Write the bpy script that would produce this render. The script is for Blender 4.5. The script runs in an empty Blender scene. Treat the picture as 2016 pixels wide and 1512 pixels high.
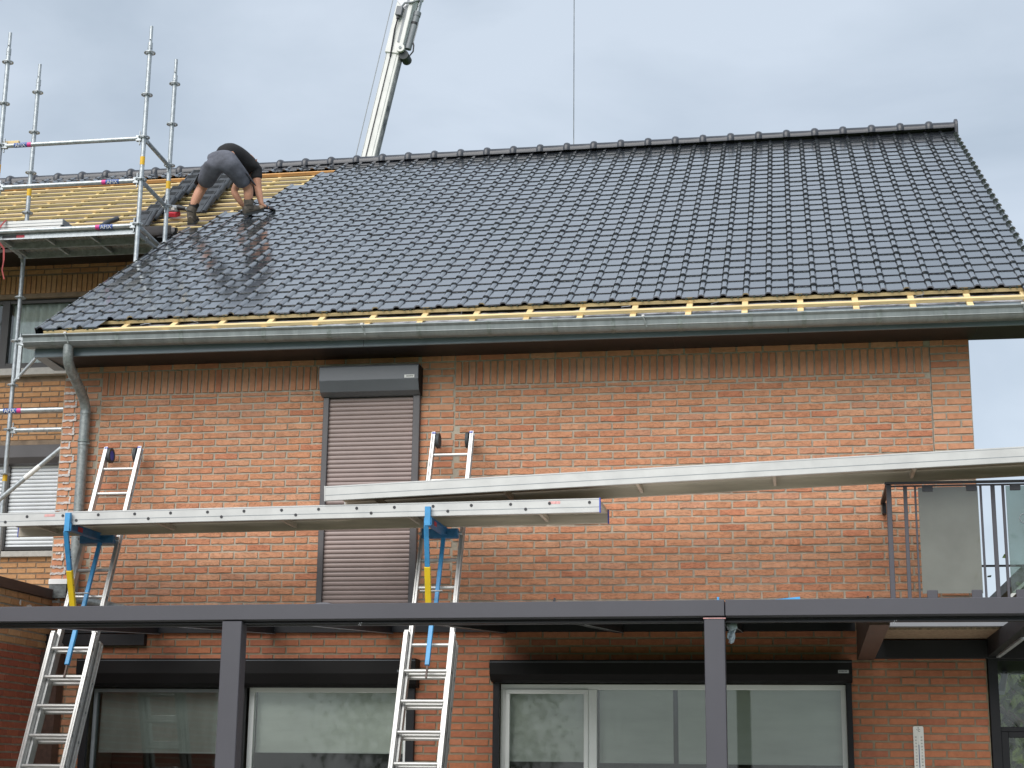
import bpy, bmesh, math, random
from mathutils import Vector, Matrix, Euler
R = math.radians
random.seed(7)
scene = bpy.context.scene
C = scene.collection

# ------------------------------------------------------------------ camera
cam = bpy.data.cameras.new('camera'); cam_o = bpy.data.objects.new('camera', cam); C.objects.link(cam_o)
cam.sensor_width = 36.0; cam.lens = 3222.8 / 2016 * 36.0
cam.clip_end = 5000; cam.clip_start = 0.1
def cam_matrix(roll, pitch, yaw):
    cy, sy, cp, sp, cr, sr = math.cos(yaw), math.sin(yaw), math.cos(pitch), math.sin(pitch), math.cos(roll), math.sin(roll)
    M = Matrix(((cy, sy, 0), (0, 0, -1), (-sy, cy, 0)))
    P = Matrix(((1, 0, 0), (0, cp, sp), (0, -sp, cp)))
    Q = Matrix(((cr, -sr, 0), (sr, cr, 0), (0, 0, 1)))
    return Q @ P @ M
Mc = cam_matrix(0.01189608, 0.23541767, 0.17279142)
Rw = Mc.transposed() @ Matrix(((1, 0, 0), (0, -1, 0), (0, 0, -1)))
CAM = Vector((0, -13.5, 1.6))
cam_o.matrix_world = Matrix.Translation(CAM) @ Rw.to_4x4()
scene.camera = cam_o

# ------------------------------------------------------------------ sky, sun, exposure
SUN_EL, SUN_AZ = R(45), R(198)          # azimuth measured from +y (north) clockwise
world = bpy.data.worlds.new('World'); scene.world = world; world.use_nodes = True
wn, wl = world.node_tree.nodes, world.node_tree.links
wn.clear()
w_out = wn.new('ShaderNodeOutputWorld'); w_bg = wn.new('ShaderNodeBackground'); w_bg.inputs['Strength'].default_value = 0.1
w_sky = wn.new('ShaderNodeTexSky'); w_sky.sky_type = 'NISHITA'; w_sky.sun_disc = False
w_sky.sun_elevation = SUN_EL; w_sky.sun_rotation = SUN_AZ
w_tc = wn.new('ShaderNodeTexCoord')
w_map = wn.new('ShaderNodeMapping'); w_map.inputs['Scale'].default_value = (1.0, 1.0, 2.2); w_map.inputs['Location'].default_value = (0.7, 0.2, 0.4)
w_n = wn.new('ShaderNodeTexNoise'); w_n.inputs['Scale'].default_value = 4.0; w_n.inputs['Detail'].default_value = 6; w_n.inputs['Roughness'].default_value = 0.5
w_n.inputs['Distortion'].default_value = 0.3
w_r = wn.new('ShaderNodeValToRGB')
w_r.color_ramp.elements[0].position = 0.36; w_r.color_ramp.elements[0].color = (1.76, 2.04, 2.36, 1)
w_r.color_ramp.elements[1].position = 0.64; w_r.color_ramp.elements[1].color = (2.38, 2.66, 3.00, 1)
w_mix = wn.new('ShaderNodeMixRGB'); w_mix.inputs['Fac'].default_value = 0.92
wl.new(w_tc.outputs['Generated'], w_map.inputs['Vector']); wl.new(w_map.outputs['Vector'], w_n.inputs['Vector'])
wl.new(w_n.outputs['Fac'], w_r.inputs['Fac']); wl.new(w_sky.outputs['Color'], w_mix.inputs['Color1'])
wl.new(w_r.outputs['Color'], w_mix.inputs['Color2']); wl.new(w_mix.outputs['Color'], w_bg.inputs['Color'])
wl.new(w_bg.outputs['Background'], w_out.inputs['Surface'])
sun = bpy.data.lights.new('sun', 'SUN'); sun.energy = 1.5; sun.angle = R(58); sun.color = (1.0, 0.965, 0.92)
sun_o = bpy.data.objects.new('sun', sun); C.objects.link(sun_o)
sdir = Vector((math.sin(SUN_AZ) * math.cos(SUN_EL), math.cos(SUN_AZ) * math.cos(SUN_EL), math.sin(SUN_EL)))
sun_o.rotation_euler = sdir.to_track_quat('Z', 'Y').to_euler(); sun_o.location = sdir * 60
scene.view_settings.view_transform = 'Standard'; scene.view_settings.look = 'None'
scene.view_settings.exposure = 1.48; scene.view_settings.gamma = 1.0
scene.render.engine = 'CYCLES'; scene.cycles.max_bounces = 8

# ------------------------------------------------------------------ materials
def nodes_of(name):
    m = bpy.data.materials.new(name); m.use_nodes = True
    nt = m.node_tree; b = nt.nodes['Principled BSDF']
    return m, nt.nodes, nt.links, b
def setin(b, k, v):
    if k in b.inputs: b.inputs[k].default_value = v
def mat(name, col, rough=0.6, metal=0.0, var=0.15, vscale=6.0, bump=0.0, bscale=60.0, stretch=None, spec=0.5, rvar=0.1, coat=0.0, col2=None, emit=None):
    m, N, L, b = nodes_of(name)
    setin(b, 'Roughness', rough); setin(b, 'Metallic', metal); setin(b, 'Specular IOR Level', spec); setin(b, 'Coat Weight', coat)
    geo = N.new('ShaderNodeNewGeometry'); mp = N.new('ShaderNodeMapping')
    mp.inputs['Scale'].default_value = stretch or (1, 1, 1)
    L.new(geo.outputs['Position'], mp.inputs['Vector'])
    no = N.new('ShaderNodeTexNoise'); no.inputs['Scale'].default_value = vscale; no.inputs['Detail'].default_value = 6; no.inputs['Roughness'].default_value = 0.6
    L.new(mp.outputs['Vector'], no.inputs['Vector'])
    rp = N.new('ShaderNodeValToRGB'); c2 = col2 or tuple(min(1, c * (1 + var)) for c in col); c1 = tuple(c * (1 - var) for c in col)
    rp.color_ramp.elements[0].position = 0.32; rp.color_ramp.elements[1].position = 0.68
    rp.color_ramp.elements[0].color = (*c1, 1); rp.color_ramp.elements[1].color = (*c2, 1)
    L.new(no.outputs['Fac'], rp.inputs['Fac']); L.new(rp.outputs['Color'], b.inputs['Base Color'])
    if rvar:
        mr = N.new('ShaderNodeMapRange'); mr.inputs['To Min'].default_value = max(0.02, rough - rvar); mr.inputs['To Max'].default_value = min(1, rough + rvar)
        L.new(no.outputs['Fac'], mr.inputs['Value']); L.new(mr.outputs['Result'], b.inputs['Roughness'])
    if bump:
        n2 = N.new('ShaderNodeTexNoise'); n2.inputs['Scale'].default_value = bscale; n2.inputs['Detail'].default_value = 5
        L.new(mp.outputs['Vector'], n2.inputs['Vector'])
        bp = N.new('ShaderNodeBump'); bp.inputs['Strength'].default_value = bump; bp.inputs['Distance'].default_value = 0.01
        L.new(n2.outputs['Fac'], bp.inputs['Height']); L.new(bp.outputs['Normal'], b.inputs['Normal'])
    return m
def brick_mat(name, per_object, crease):
    m, N, L, b = nodes_of(name)
    setin(b, 'Roughness', 0.85); setin(b, 'Specular IOR Level', 0.25)
    if per_object:
        src = N.new('ShaderNodeObjectInfo').outputs['Color']
    else:
        a = N.new('ShaderNodeAttribute'); a.attribute_name = 'tint'; src = a.outputs['Color']
    geo = N.new('ShaderNodeNewGeometry')
    n1 = N.new('ShaderNodeTexNoise'); n1.inputs['Scale'].default_value = 22; n1.inputs['Detail'].default_value = 7; n1.inputs['Roughness'].default_value = 0.65
    L.new(geo.outputs['Position'], n1.inputs['Vector'])
    r1 = N.new('ShaderNodeMapRange'); r1.inputs['From Min'].default_value = 0.3; r1.inputs['From Max'].default_value = 0.7; r1.inputs['To Min'].default_value = 0.84; r1.inputs['To Max'].default_value = 1.13
    L.new(n1.outputs['Fac'], r1.inputs['Value'])
    mp = N.new('ShaderNodeMapping'); mp.inputs['Scale'].default_value = (14, 14, 46); L.new(geo.outputs['Position'], mp.inputs['Vector'])
    n2 = N.new('ShaderNodeTexNoise'); n2.inputs['Scale'].default_value = 1.0; n2.inputs['Detail'].default_value = 4; n2.inputs['Distortion'].default_value = 1.2
    L.new(mp.outputs['Vector'], n2.inputs['Vector'])
    # thin dark creases where the stretched noise crosses its mid value
    s1 = N.new('ShaderNodeMath'); s1.operation = 'SUBTRACT'; s1.inputs[1].default_value = 0.5; L.new(n2.outputs['Fac'], s1.inputs[0])
    s2 = N.new('ShaderNodeMath'); s2.operation = 'ABSOLUTE'; L.new(s1.outputs[0], s2.inputs[0])
    r2 = N.new('ShaderNodeMapRange'); r2.inputs['From Min'].default_value = 0.0; r2.inputs['From Max'].default_value = 0.035; r2.inputs['To Min'].default_value = 1 - crease; r2.inputs['To Max'].default_value = 1.0
    L.new(s2.outputs[0], r2.inputs['Value'])
    mu = N.new('ShaderNodeMath'); mu.operation = 'MULTIPLY'; L.new(r1.outputs[0], mu.inputs[0]); L.new(r2.outputs[0], mu.inputs[1])
    mx = N.new('ShaderNodeMixRGB'); mx.blend_type = 'MULTIPLY'; mx.inputs['Fac'].default_value = 1.0
    L.new(src, mx.inputs['Color1']); L.new(mu.outputs[0], mx.inputs['Color2']); L.new(mx.outputs['Color'], b.inputs['Base Color'])
    ad = N.new('ShaderNodeMath'); ad.operation = 'MULTIPLY'; L.new(n2.outputs['Fac'], ad.inputs[0]); L.new(r2.outputs[0], ad.inputs[1])
    bp = N.new('ShaderNodeBump'); bp.inputs['Strength'].default_value = 0.35 + crease * 0.6; bp.inputs['Distance'].default_value = 0.006
    L.new(ad.outputs[0], bp.inputs['Height']); L.new(bp.outputs['Normal'], b.inputs['Normal'])
    return m
def glass_mat(name, tint, refl=1.0, milky=None):
    m, N, L, b = nodes_of(name)
    out = [n for n in N if n.type == 'OUTPUT_MATERIAL'][0]; N.remove(b)
    tr = N.new('ShaderNodeBsdfTransparent'); tr.inputs['Color'].default_value = (*tint, 1)
    gl = N.new('ShaderNodeBsdfGlossy'); gl.inputs['Roughness'].default_value = 0.03
    fr = N.new('ShaderNodeFresnel'); fr.inputs['IOR'].default_value = 1.5
    ml = N.new('ShaderNodeMath'); ml.operation = 'MULTIPLY_ADD'; ml.inputs[1].default_value = 1.6 * refl; ml.inputs[2].default_value = 0.03
    ml.use_clamp = True
    L.new(fr.outputs[0], ml.inputs[0])
    base = tr
    if milky:
        df = N.new('ShaderNodeBsdfDiffuse'); df.inputs['Color'].default_value = (*milky[:3], 1); m0 = N.new('ShaderNodeMixShader')
        no = N.new('ShaderNodeTexNoise'); no.inputs['Scale'].default_value = 3.0; no.inputs['Detail'].default_value = 6
        rg = N.new('ShaderNodeMapRange'); rg.inputs['From Min'].default_value = .3; rg.inputs['From Max'].default_value = .7; rg.inputs['To Min'].default_value = milky[3] - .12; rg.inputs['To Max'].default_value = milky[3] + .12
        g_ = N.new('ShaderNodeNewGeometry'); L.new(g_.outputs['Position'], no.inputs['Vector']); L.new(no.outputs['Fac'], rg.inputs['Value']); L.new(rg.outputs[0], m0.inputs['Fac'])
        L.new(tr.outputs[0], m0.inputs[1]); L.new(df.outputs[0], m0.inputs[2]); base = m0
    mx = N.new('ShaderNodeMixShader'); L.new(ml.outputs[0], mx.inputs['Fac']); L.new(base.outputs[0], mx.inputs[1]); L.new(gl.outputs[0], mx.inputs[2])
    L.new(mx.outputs[0], out.inputs['Surface'])
    return m
def tile_mat():
    m, N, L, b = nodes_of('glazed_black_clay')
    setin(b, 'Specular IOR Level', 0.5); setin(b, 'IOR', 2.2); setin(b, 'Coat Weight', 1.0); setin(b, 'Coat Roughness', 0.13); setin(b, 'Coat IOR', 1.7)
    b.inputs['Base Color'].default_value = (0.022, 0.026, 0.033, 1)
    geo = N.new('ShaderNodeNewGeometry')
    no = N.new('ShaderNodeTexNoise'); no.inputs['Scale'].default_value = 9; no.inputs['Detail'].default_value = 6
    L.new(geo.outputs['Position'], no.inputs['Vector'])
    n3 = N.new('ShaderNodeTexNoise'); n3.inputs['Scale'].default_value = 0.9; n3.inputs['Detail'].default_value = 4; L.new(geo.outputs['Position'], n3.inputs['Vector'])
    ad = N.new('ShaderNodeMath'); ad.operation = 'ADD'; L.new(no.outputs['Fac'], ad.inputs[0]); L.new(n3.outputs['Fac'], ad.inputs[1])
    mr = N.new('ShaderNodeMapRange'); mr.inputs['From Min'].default_value = 0.7; mr.inputs['From Max'].default_value = 1.35; mr.inputs['To Min'].default_value = 0.11; mr.inputs['To Max'].default_value = 0.22
    L.new(ad.outputs[0], mr.inputs['Value']); L.new(mr.outputs[0], b.inputs['Roughness'])
    n2 = N.new('ShaderNodeTexNoise'); n2.inputs['Scale'].default_value = 26; n2.inputs['Detail'].default_value = 2; L.new(geo.outputs['Position'], n2.inputs['Vector'])
    bp = N.new('ShaderNodeBump'); bp.inputs['Strength'].default_value = 0.05; bp.inputs['Distance'].default_value = 0.004
    L.new(n2.outputs['Fac'], bp.inputs['Height']); L.new(bp.outputs['Normal'], b.inputs['Normal'])
    return m
def leaf_mat(name, c):
    m, N, L, b = nodes_of(name)
    oi = N.new('ShaderNodeNewGeometry'); no = N.new('ShaderNodeTexNoise'); no.inputs['Scale'].default_value = 2.5; no.inputs['Detail'].default_value = 5
    L.new(oi.outputs['Position'], no.inputs['Vector'])
    rp = N.new('ShaderNodeValToRGB'); rp.color_ramp.elements[0].position = .35; rp.color_ramp.elements[1].position = .68
    rp.color_ramp.elements[0].color = (c[0] * .55, c[1] * .6, c[2] * .6, 1); rp.color_ramp.elements[1].color = (c[0] * 1.5, c[1] * 1.35, c[2], 1)
    L.new(no.outputs['Fac'], rp.inputs['Fac']); L.new(rp.outputs['Color'], b.inputs['Base Color']); setin(b, 'Roughness', 0.6)
    return m
M = {}
M['mortar'] = mat('mortar', (0.375, 0.335, 0.268), 0.95, var=0.25, vscale=7, bump=0.5, bscale=160)
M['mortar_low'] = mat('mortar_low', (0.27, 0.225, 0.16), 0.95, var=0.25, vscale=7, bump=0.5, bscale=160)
M['mortar_dark'] = mat('mortar_dark', (0.23, 0.17, 0.12), 0.95, var=0.25, vscale=9, bump=0.5, bscale=160)
M['old_mortar'] = mat('old_mortar', (0.50, 0.47, 0.45), 0.95, var=0.25, vscale=30, bump=0.6, bscale=90)
M['brick'] = brick_mat('brick', True, 0.42); M['brick_all'] = brick_mat('brick_all', False, 0.42)
M['brick_plain'] = brick_mat('brick_plain', True, 0.06); M['brick_plain_all'] = brick_mat('brick_plain_all', False, 0.06)
M['tile'] = tile_mat()
M['tile_matt'] = mat('matt_black_clay', (0.035, 0.04, 0.047), 0.5, var=0.35, vscale=14, bump=0.15, bscale=50)
M['ridge'] = mat('ridge_clay', (0.045, 0.048, 0.057), 0.36, var=0.15, vscale=7, bump=0.08, bscale=40)
M['batten'] = mat('fresh_batten_wood', (0.68, 0.52, 0.27), 0.75, var=0.25, vscale=2.2, bump=0.2, bscale=40, stretch=(0.8, 14, 14))
M['batten_green'] = mat('treated_batten_wood', (0.60, 0.48, 0.235), 0.75, var=0.3, vscale=1.7, bump=0.2, bscale=40, stretch=(0.9, 12, 12), col2=(0.66, 0.52, 0.24))
M['batten_orange'] = mat('orange_batten_wood', (0.55, 0.29, 0.10), 0.7, var=0.2, vscale=2, stretch=(0.8, 14, 14))
M['underlay'] = mat('roof_underlay', (0.125, 0.10, 0.09), 0.95, spec=0.1, var=0.45, vscale=5, bump=0.2, bscale=14, col2=(0.19, 0.16, 0.15))
M['foil'] = mat('eaves_foil', (0.15, 0.14, 0.15), 0.45, var=0.55, vscale=7, bump=0.35, bscale=8, col2=(0.50, 0.50, 0.54))
M['zinc'] = mat('weathered_zinc', (0.235, 0.26, 0.265), 0.48, metal=0.45, var=0.16, vscale=5, stretch=(3, 2, 0.6), rvar=0.10)
M['zinc_seam'] = mat('zinc_solder', (0.215, 0.245, 0.24), 0.55, metal=0.4, var=0.3, vscale=30)
M['zinc_pipe'] = mat('spangled_zinc_pipe', (0.25, 0.27, 0.268), 0.48, metal=0.5, var=0.3, vscale=40, rvar=0.15)
M['fascia'] = mat('anthracite_fascia', (0.135, 0.175, 0.205), 0.35, var=0.12, vscale=2)
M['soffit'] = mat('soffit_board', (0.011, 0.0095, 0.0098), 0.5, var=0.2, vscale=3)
M['shutter_box'] = mat('grey_shutter_box', (0.115, 0.125, 0.142), 0.38, var=0.08, vscale=3)
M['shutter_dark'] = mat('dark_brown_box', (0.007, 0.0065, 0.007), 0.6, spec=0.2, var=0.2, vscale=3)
M['guide'] = mat('grey_brown_guide', (0.075, 0.07, 0.074), 0.42, var=0.12, vscale=4)
M['slat'] = mat('taupe_slat', (0.245, 0.185, 0.172), 0.45, var=0.12, vscale=3)
M['white_slat'] = mat('white_slat', (0.62, 0.65, 0.68), 0.45, var=0.08, vscale=3)
M['pergola'] = mat('grey_violet_aluminium', (0.062, 0.060, 0.073), 0.5, var=0.07, vscale=1.2, bump=0.04, bscale=300)
M['pergola_dark'] = mat('black_aluminium', (0.014, 0.014, 0.017), 0.5, spec=0.3, var=0.2, vscale=4)
M['brown_wood'] = mat('brown_beam', (0.07, 0.038, 0.028), 0.55, var=0.3, vscale=3, stretch=(10, 1, 10))
M['panel'] = mat('opaque_roof_panel', (0.03, 0.03, 0.033), 0.5, var=0.2, vscale=2)
M['osb'] = mat('osb_board', (0.27, 0.19, 0.12), 0.8, var=0.6, vscale=38, col2=(0.42, 0.31, 0.2), stretch=(1, 2, 1))
M['pale_metal'] = mat('pale_grey_metal', (0.40, 0.41, 0.43), 0.4, metal=0.3, var=0.08, vscale=2)
M['strip_metal'] = mat('dull_grey_metal', (0.20, 0.205, 0.22), 0.5, metal=0.2, var=0.08, vscale=2)
M['alu'] = mat('mill_aluminium', (0.50, 0.50, 0.49), 0.42, metal=0.55, var=0.10, vscale=4, stretch=(2, 6, 6), bump=0.03, bscale=120)
M['alu_deck'] = mat('dusty_aluminium', (0.46, 0.41, 0.34), 0.6, metal=0.15, var=0.2, vscale=3, stretch=(0.5, 20, 6))
M['alu_white'] = mat('bright_aluminium', (0.48, 0.48, 0.47), 0.45, metal=0.35, var=0.08, vscale=5)
M['frame'] = mat('silver_window_frame', (0.78, 0.80, 0.79), 0.45, metal=0.1, var=0.06, vscale=2)
M['blind'] = mat('grey_screen_blind', (0.80, 0.80, 0.765), 0.85, var=0.10, vscale=2.2, stretch=(0.6, 1, 3), bump=0.1, bscale=220)
M['blind_dark'] = mat('dark_screen_blind', (0.36, 0.38, 0.375), 0.85, var=0.15, vscale=2.0, stretch=(2.5, 1, 0.7))
M['room'] = mat('dim_room', (0.06, 0.055, 0.05), 0.9, var=0.3, vscale=1)
M['glass'] = glass_mat('window_glass', (0.90, 0.93, 0.91), 0.75)
M['glass_smoke'] = glass_mat('smoked_glass', (0.45, 0.48, 0.42), 1.0, (0.19, 0.19, 0.16, 0.75))
M['glass_clear'] = glass_mat('balcony_glass', (0.62, 0.70, 0.66), 1.0, (0.16, 0.18, 0.16, 0.25))
M['galva'] = mat('galvanised_steel', (0.40, 0.43, 0.45), 0.42, metal=0.55, var=0.25, vscale=22, rvar=0.12)
M['galva_dark'] = mat('galvanised_deck', (0.30, 0.30, 0.29), 0.45, metal=0.6, var=0.3, vscale=12)
M['yellow'] = mat('yellow_paint', (0.78, 0.55, 0.015), 0.5, var=0.08)
M['label_yellow'] = mat('yellow_label', (0.72, 0.43, 0.02), 0.55, var=0.08)
M['blue'] = mat('blue_paint', (0.045, 0.26, 0.52), 0.42, var=0.18, vscale=12)
M['blue_dark'] = mat('worn_blue_paint', (0.03, 0.14, 0.30), 0.45, var=0.3, vscale=12)
M['sticker_blue'] = mat('sticker_blue', (0.045, 0.10, 0.32), 0.5, var=0.05)
M['pink'] = mat('sticker_pink', (0.62, 0.05, 0.25), 0.5, var=0.05)
M['red'] = mat('red_label', (0.50, 0.03, 0.05), 0.5, var=0.1)
M['strap'] = mat('faded_strap', (0.30, 0.055, 0.055), 0.8, var=0.3, vscale=20)
M['red_faded'] = mat('faded_red_label', (0.62, 0.32, 0.31), 0.6, var=0.25, vscale=60)
M['white'] = mat('white_label', (0.75, 0.75, 0.73), 0.5, var=0.05)
M['ink'] = mat('dark_print', (0.03, 0.03, 0.035), 0.6, var=0.1)
M['rubber'] = mat('dark_rubber', (0.05, 0.055, 0.06), 0.7, var=0.2, vscale=30)
M['wheel_blue'] = mat('blue_wheel_hub', (0.02, 0.06, 0.42), 0.45, var=0.08)
M['black'] = mat('black_plastic', (0.012, 0.012, 0.014), 0.45, var=0.2)
M['crane_white'] = mat('crane_white_paint', (0.66, 0.66, 0.64), 0.45, var=0.10, vscale=5, stretch=(2, 2, 0.6))
M['crane_grey'] = mat('crane_grey_paint', (0.22, 0.24, 0.26), 0.45, var=0.15)
M['crane_dark'] = mat('crane_greasy_steel', (0.10, 0.12, 0.14), 0.35, metal=0.3, var=0.5, vscale=9, stretch=(1, 1, 0.4), col2=(0.26, 0.27, 0.27))
M['stone'] = mat('grey_stone_sill', (0.40, 0.385, 0.36), 0.8, var=0.12, vscale=18, bump=0.15)
M['dark_frame'] = mat('dark_window_frame', (0.022, 0.020, 0.019), 0.4, var=0.1)
M['curtain'] = mat('white_net_curtain', (0.80, 0.82, 0.84), 0.9, var=0.12, vscale=14, bump=0.2, bscale=60)
M['slate'] = mat('grey_slate_flashing', (0.115, 0.125, 0.125), 0.75, var=0.35, vscale=25, bump=0.5, bscale=60)
M['paint_white'] = mat('flaking_white_paint', (0.68, 0.67, 0.65), 0.85, var=0.15, vscale=40, bump=0.5)
M['skin'] = mat('skin', (0.50, 0.255, 0.165), 0.55, var=0.12, vscale=14, spec=0.35)
M['shirt'] = mat('black_cotton', (0.016, 0.016, 0.018), 0.95, var=0.3, vscale=16, bump=0.25, bscale=18)
M['shorts'] = mat('grey_workwear', (0.100, 0.105, 0.130), 0.9, var=0.35, vscale=9, bump=0.9, bscale=11)
M['shorts_dark'] = mat('dark_grey_workwear', (0.045, 0.047, 0.058), 0.9, var=0.2, vscale=12, bump=0.3, bscale=20)
M['boot'] = mat('brown_boot_leather', (0.10, 0.085, 0.07), 0.85, var=0.35, vscale=30, bump=0.4, bscale=60)
M['boot_toe'] = mat('tan_boot_leather', (0.30, 0.20, 0.13), 0.8, var=0.2, vscale=30)
M['hair'] = mat('dark_hair', (0.03, 0.02, 0.014), 0.7, var=0.3, vscale=40)
M['cloth'] = mat('pale_blue_paper', (0.50, 0.58, 0.66), 0.9, var=0.25, vscale=45, bump=0.3, bscale=60)
M['grass'] = mat('lawn', (0.06, 0.10, 0.025), 0.95, var=0.4, vscale=3, bump=0.5, bscale=30)
M['paving'] = mat('terrace_paving', (0.44, 0.42, 0.39), 0.9, var=0.15, vscale=2, bump=0.2, bscale=40)
M['gable'] = mat('distant_gable_brick', (0.20, 0.15, 0.11), 0.9, var=0.2, vscale=8)
M['bark'] = mat('bark', (0.10, 0.075, 0.05), 0.9, var=0.3, vscale=10, bump=0.6, bscale=30)
M['leaf_a'] = leaf_mat('leaf_bright', (0.115, 0.175, 0.03)); M['leaf_b'] = leaf_mat('leaf_deep', (0.045, 0.085, 0.025))
M['thermo'] = mat('thermometer_board', (0.70, 0.69, 0.65), 0.5, var=0.05)
M['tube_blue'] = mat('thermometer_tube', (0.03, 0.07, 0.20), 0.3, var=0.05)

# ------------------------------------------------------------------ mesh helpers
def link(o, parent=None):
    C.objects.link(o)
    if parent is not None:
        o.parent = parent
        base = parent
        off = Vector((0, 0, 0))
        w = Matrix.Identity(4); p = parent; chain = []
        while p is not None: chain.append(p); p = p.parent
        for q in reversed(chain):
            w = w @ (q.matrix_parent_inverse if q.parent else Matrix.Identity(4)) @ q.matrix_basis
        o.matrix_parent_inverse = w.inverted()
    return o
def tag(o, label=None, cat=None, group=None, kind=None):
    if label: o['label'] = label
    if cat: o['category'] = cat
    if group: o['group'] = group
    if kind: o['kind'] = kind
    return o
def empty(name, loc, label=None, cat=None, group=None):
    o = bpy.data.objects.new(name, None); o.location = loc; o.empty_display_size = 0.2; C.objects.link(o)
    return tag(o, label, cat, group)
class MB:
    def __init__(s): s.v = []; s.f = []; s.m = []; s.mi = 0
    def add(s, vs, fs):
        n = len(s.v); s.v += [tuple(v) for v in vs]
        for f in fs: s.f.append(tuple(i + n for i in f)); s.m.append(s.mi)
        return s
    def box(s, x0, x1, y0, y1, z0, z1):
        return s.add([(x, y, z) for x in (x0, x1) for y in (y0, y1) for z in (z0, z1)],
                     [(0, 1, 3, 2), (4, 6, 7, 5), (0, 4, 5, 1), (2, 3, 7, 6), (0, 2, 6, 4), (1, 5, 7, 3)])
    def obox(s, c, ax, ay, az, hx, hy, hz):
        c = Vector(c)
        return s.add([c + ax * (i * hx) + ay * (j * hy) + az * (k * hz) for i in (-1, 1) for j in (-1, 1) for k in (-1, 1)],
                     [(0, 1, 3, 2), (4, 6, 7, 5), (0, 4, 5, 1), (2, 3, 7, 6), (0, 2, 6, 4), (1, 5, 7, 3)])
    def bar(s, p0, p1, w, h, upv=(0, 0, 1)):
        p0, p1 = Vector(p0), Vector(p1); d = p1 - p0; L = d.length; d.normalize()
        sd = d.cross(Vector(upv)); 
        if sd.length < 1e-5: sd = d.cross(Vector((0, 1, 0)))
        sd.normalize(); u = sd.cross(d)
        return s.obox((p0 + p1) / 2, d, sd, u, L / 2, w / 2, h / 2)
    def ring(s, c, a, b, r, n): return [c + a * (r * math.cos(2 * math.pi * i / n)) + b * (r * math.sin(2 * math.pi * i / n)) for i in range(n)]
    def cyl(s, p0, p1, r, n=12, r2=None, caps=True):
        p0, p1 = Vector(p0), Vector(p1); d = (p1 - p0).normalized()
        a = d.cross(Vector((0, 0, 1)) if abs(d.z) < 0.9 else Vector((1, 0, 0))).normalized(); b = d.cross(a)
        r2 = r if r2 is None else r2
        vs = s.ring(p0, a, b, r, n) + s.ring(p1, a, b, r2, n)
        fs = [(i, (i + 1) % n, n + (i + 1) % n, n + i) for i in range(n)]
        if caps: fs += [tuple(range(n - 1, -1, -1)), tuple(range(n, 2 * n))]
        return s.add(vs, fs)
    def tube(s, pts, r, n=8, caps=True):
        pts = [Vector(p) for p in pts]; vs = []; fs = []; prev = None
        for i, p in enumerate(pts):
            d = (pts[min(i + 1, len(pts) - 1)] - pts[max(i - 1, 0)]).normalized()
            if prev is None: a = d.cross(Vector((0, 0, 1)) if abs(d.z) < 0.9 else Vector((1, 0, 0))).normalized()
            else: a = (prev - d * prev.dot(d)).normalized()
            prev = a; b = d.cross(a); rr = r[i] if isinstance(r, (list, tuple)) else r
            vs += s.ring(p, a, b, rr, n)
        for k in range(len(pts) - 1):
            fs += [(k * n + i, k * n + (i + 1) % n, (k + 1) * n + (i + 1) % n, (k + 1) * n + i) for i in range(n)]
        if caps: fs += [tuple(range(n - 1, -1, -1)), tuple(range((len(pts) - 1) * n, len(pts) * n))]
        return s.add(vs, fs)
    def prism(s, prof, x0, x1, axis='x'):
        n = len(prof)
        if axis == 'x': vs = [(x, a, b) for x in (x0, x1) for a, b in prof]
        elif axis == 'y': vs = [(a, y, b) for y in (x0, x1) for a, b in prof]
        else: vs = [(a, b, z) for z in (x0, x1) for a, b in prof]
        fs = [(i, (i + 1) % n, n + (i + 1) % n, n + i) for i in range(n)] + [tuple(range(n - 1, -1, -1)), tuple(range(n, 2 * n))]
        return s.add(vs, fs)
    def disc(s, c, nrm, r, r_in, h, n=16):
        c = Vector(c); d = Vector(nrm).normalized(); a = d.cross(Vector((0, 0, 1)) if abs(d.z) < 0.9 else Vector((1, 0, 0))).normalized(); b = d.cross(a)
        vs = s.ring(c - d * h / 2, a, b, r, n) + s.ring(c + d * h / 2, a, b, r, n) + s.ring(c + d * h / 2, a, b, r_in, n) + s.ring(c - d * h / 2, a, b, r_in, n)
        fs = []
        for k in range(4): 
            q = (k + 1) % 4
            fs += [(k * n + i, k * n + (i + 1) % n, q * n + (i + 1) % n, q * n + i) for i in range(n)]
        return s.add(vs, fs)
    def mesh(s, name, mats, smooth=False, bevel=0.0, angle=35):
        me = bpy.data.meshes.new(name); bm = bmesh.new()
        vs = [bm.verts.new(v) for v in s.v]
        for f, mi in zip(s.f, s.m):
            try: fa = bm.faces.new([vs[i] for i in f]); fa.material_index = mi
            except ValueError: pass
        bmesh.ops.recalc_face_normals(bm, faces=bm.faces)
        if bevel: bmesh.ops.bevel(bm, geom=list(bm.edges), offset=bevel, segments=1, affect='EDGES', profile=0.5, clamp_overlap=True)
        bm.to_mesh(me); bm.free()
        for m in (mats if isinstance(mats, (list, tuple)) else [mats]): me.materials.append(m)
        if smooth:
            for p in me.polygons: p.use_smooth = True
            me.set_sharp_from_angle(angle=R(angle))
        return me
    def build(s, name, mats, parent=None, smooth=False, bevel=0.0, angle=35):
        return link(bpy.data.objects.new(name, s.mesh(name, mats, smooth, bevel, angle)), parent)
def inst(name, me, parent, matrix, color=None):
    o = bpy.data.objects.new(name, me); o.matrix_basis = matrix
    if color: o.color = (*color, 1)
    return link(o, parent)
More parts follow.
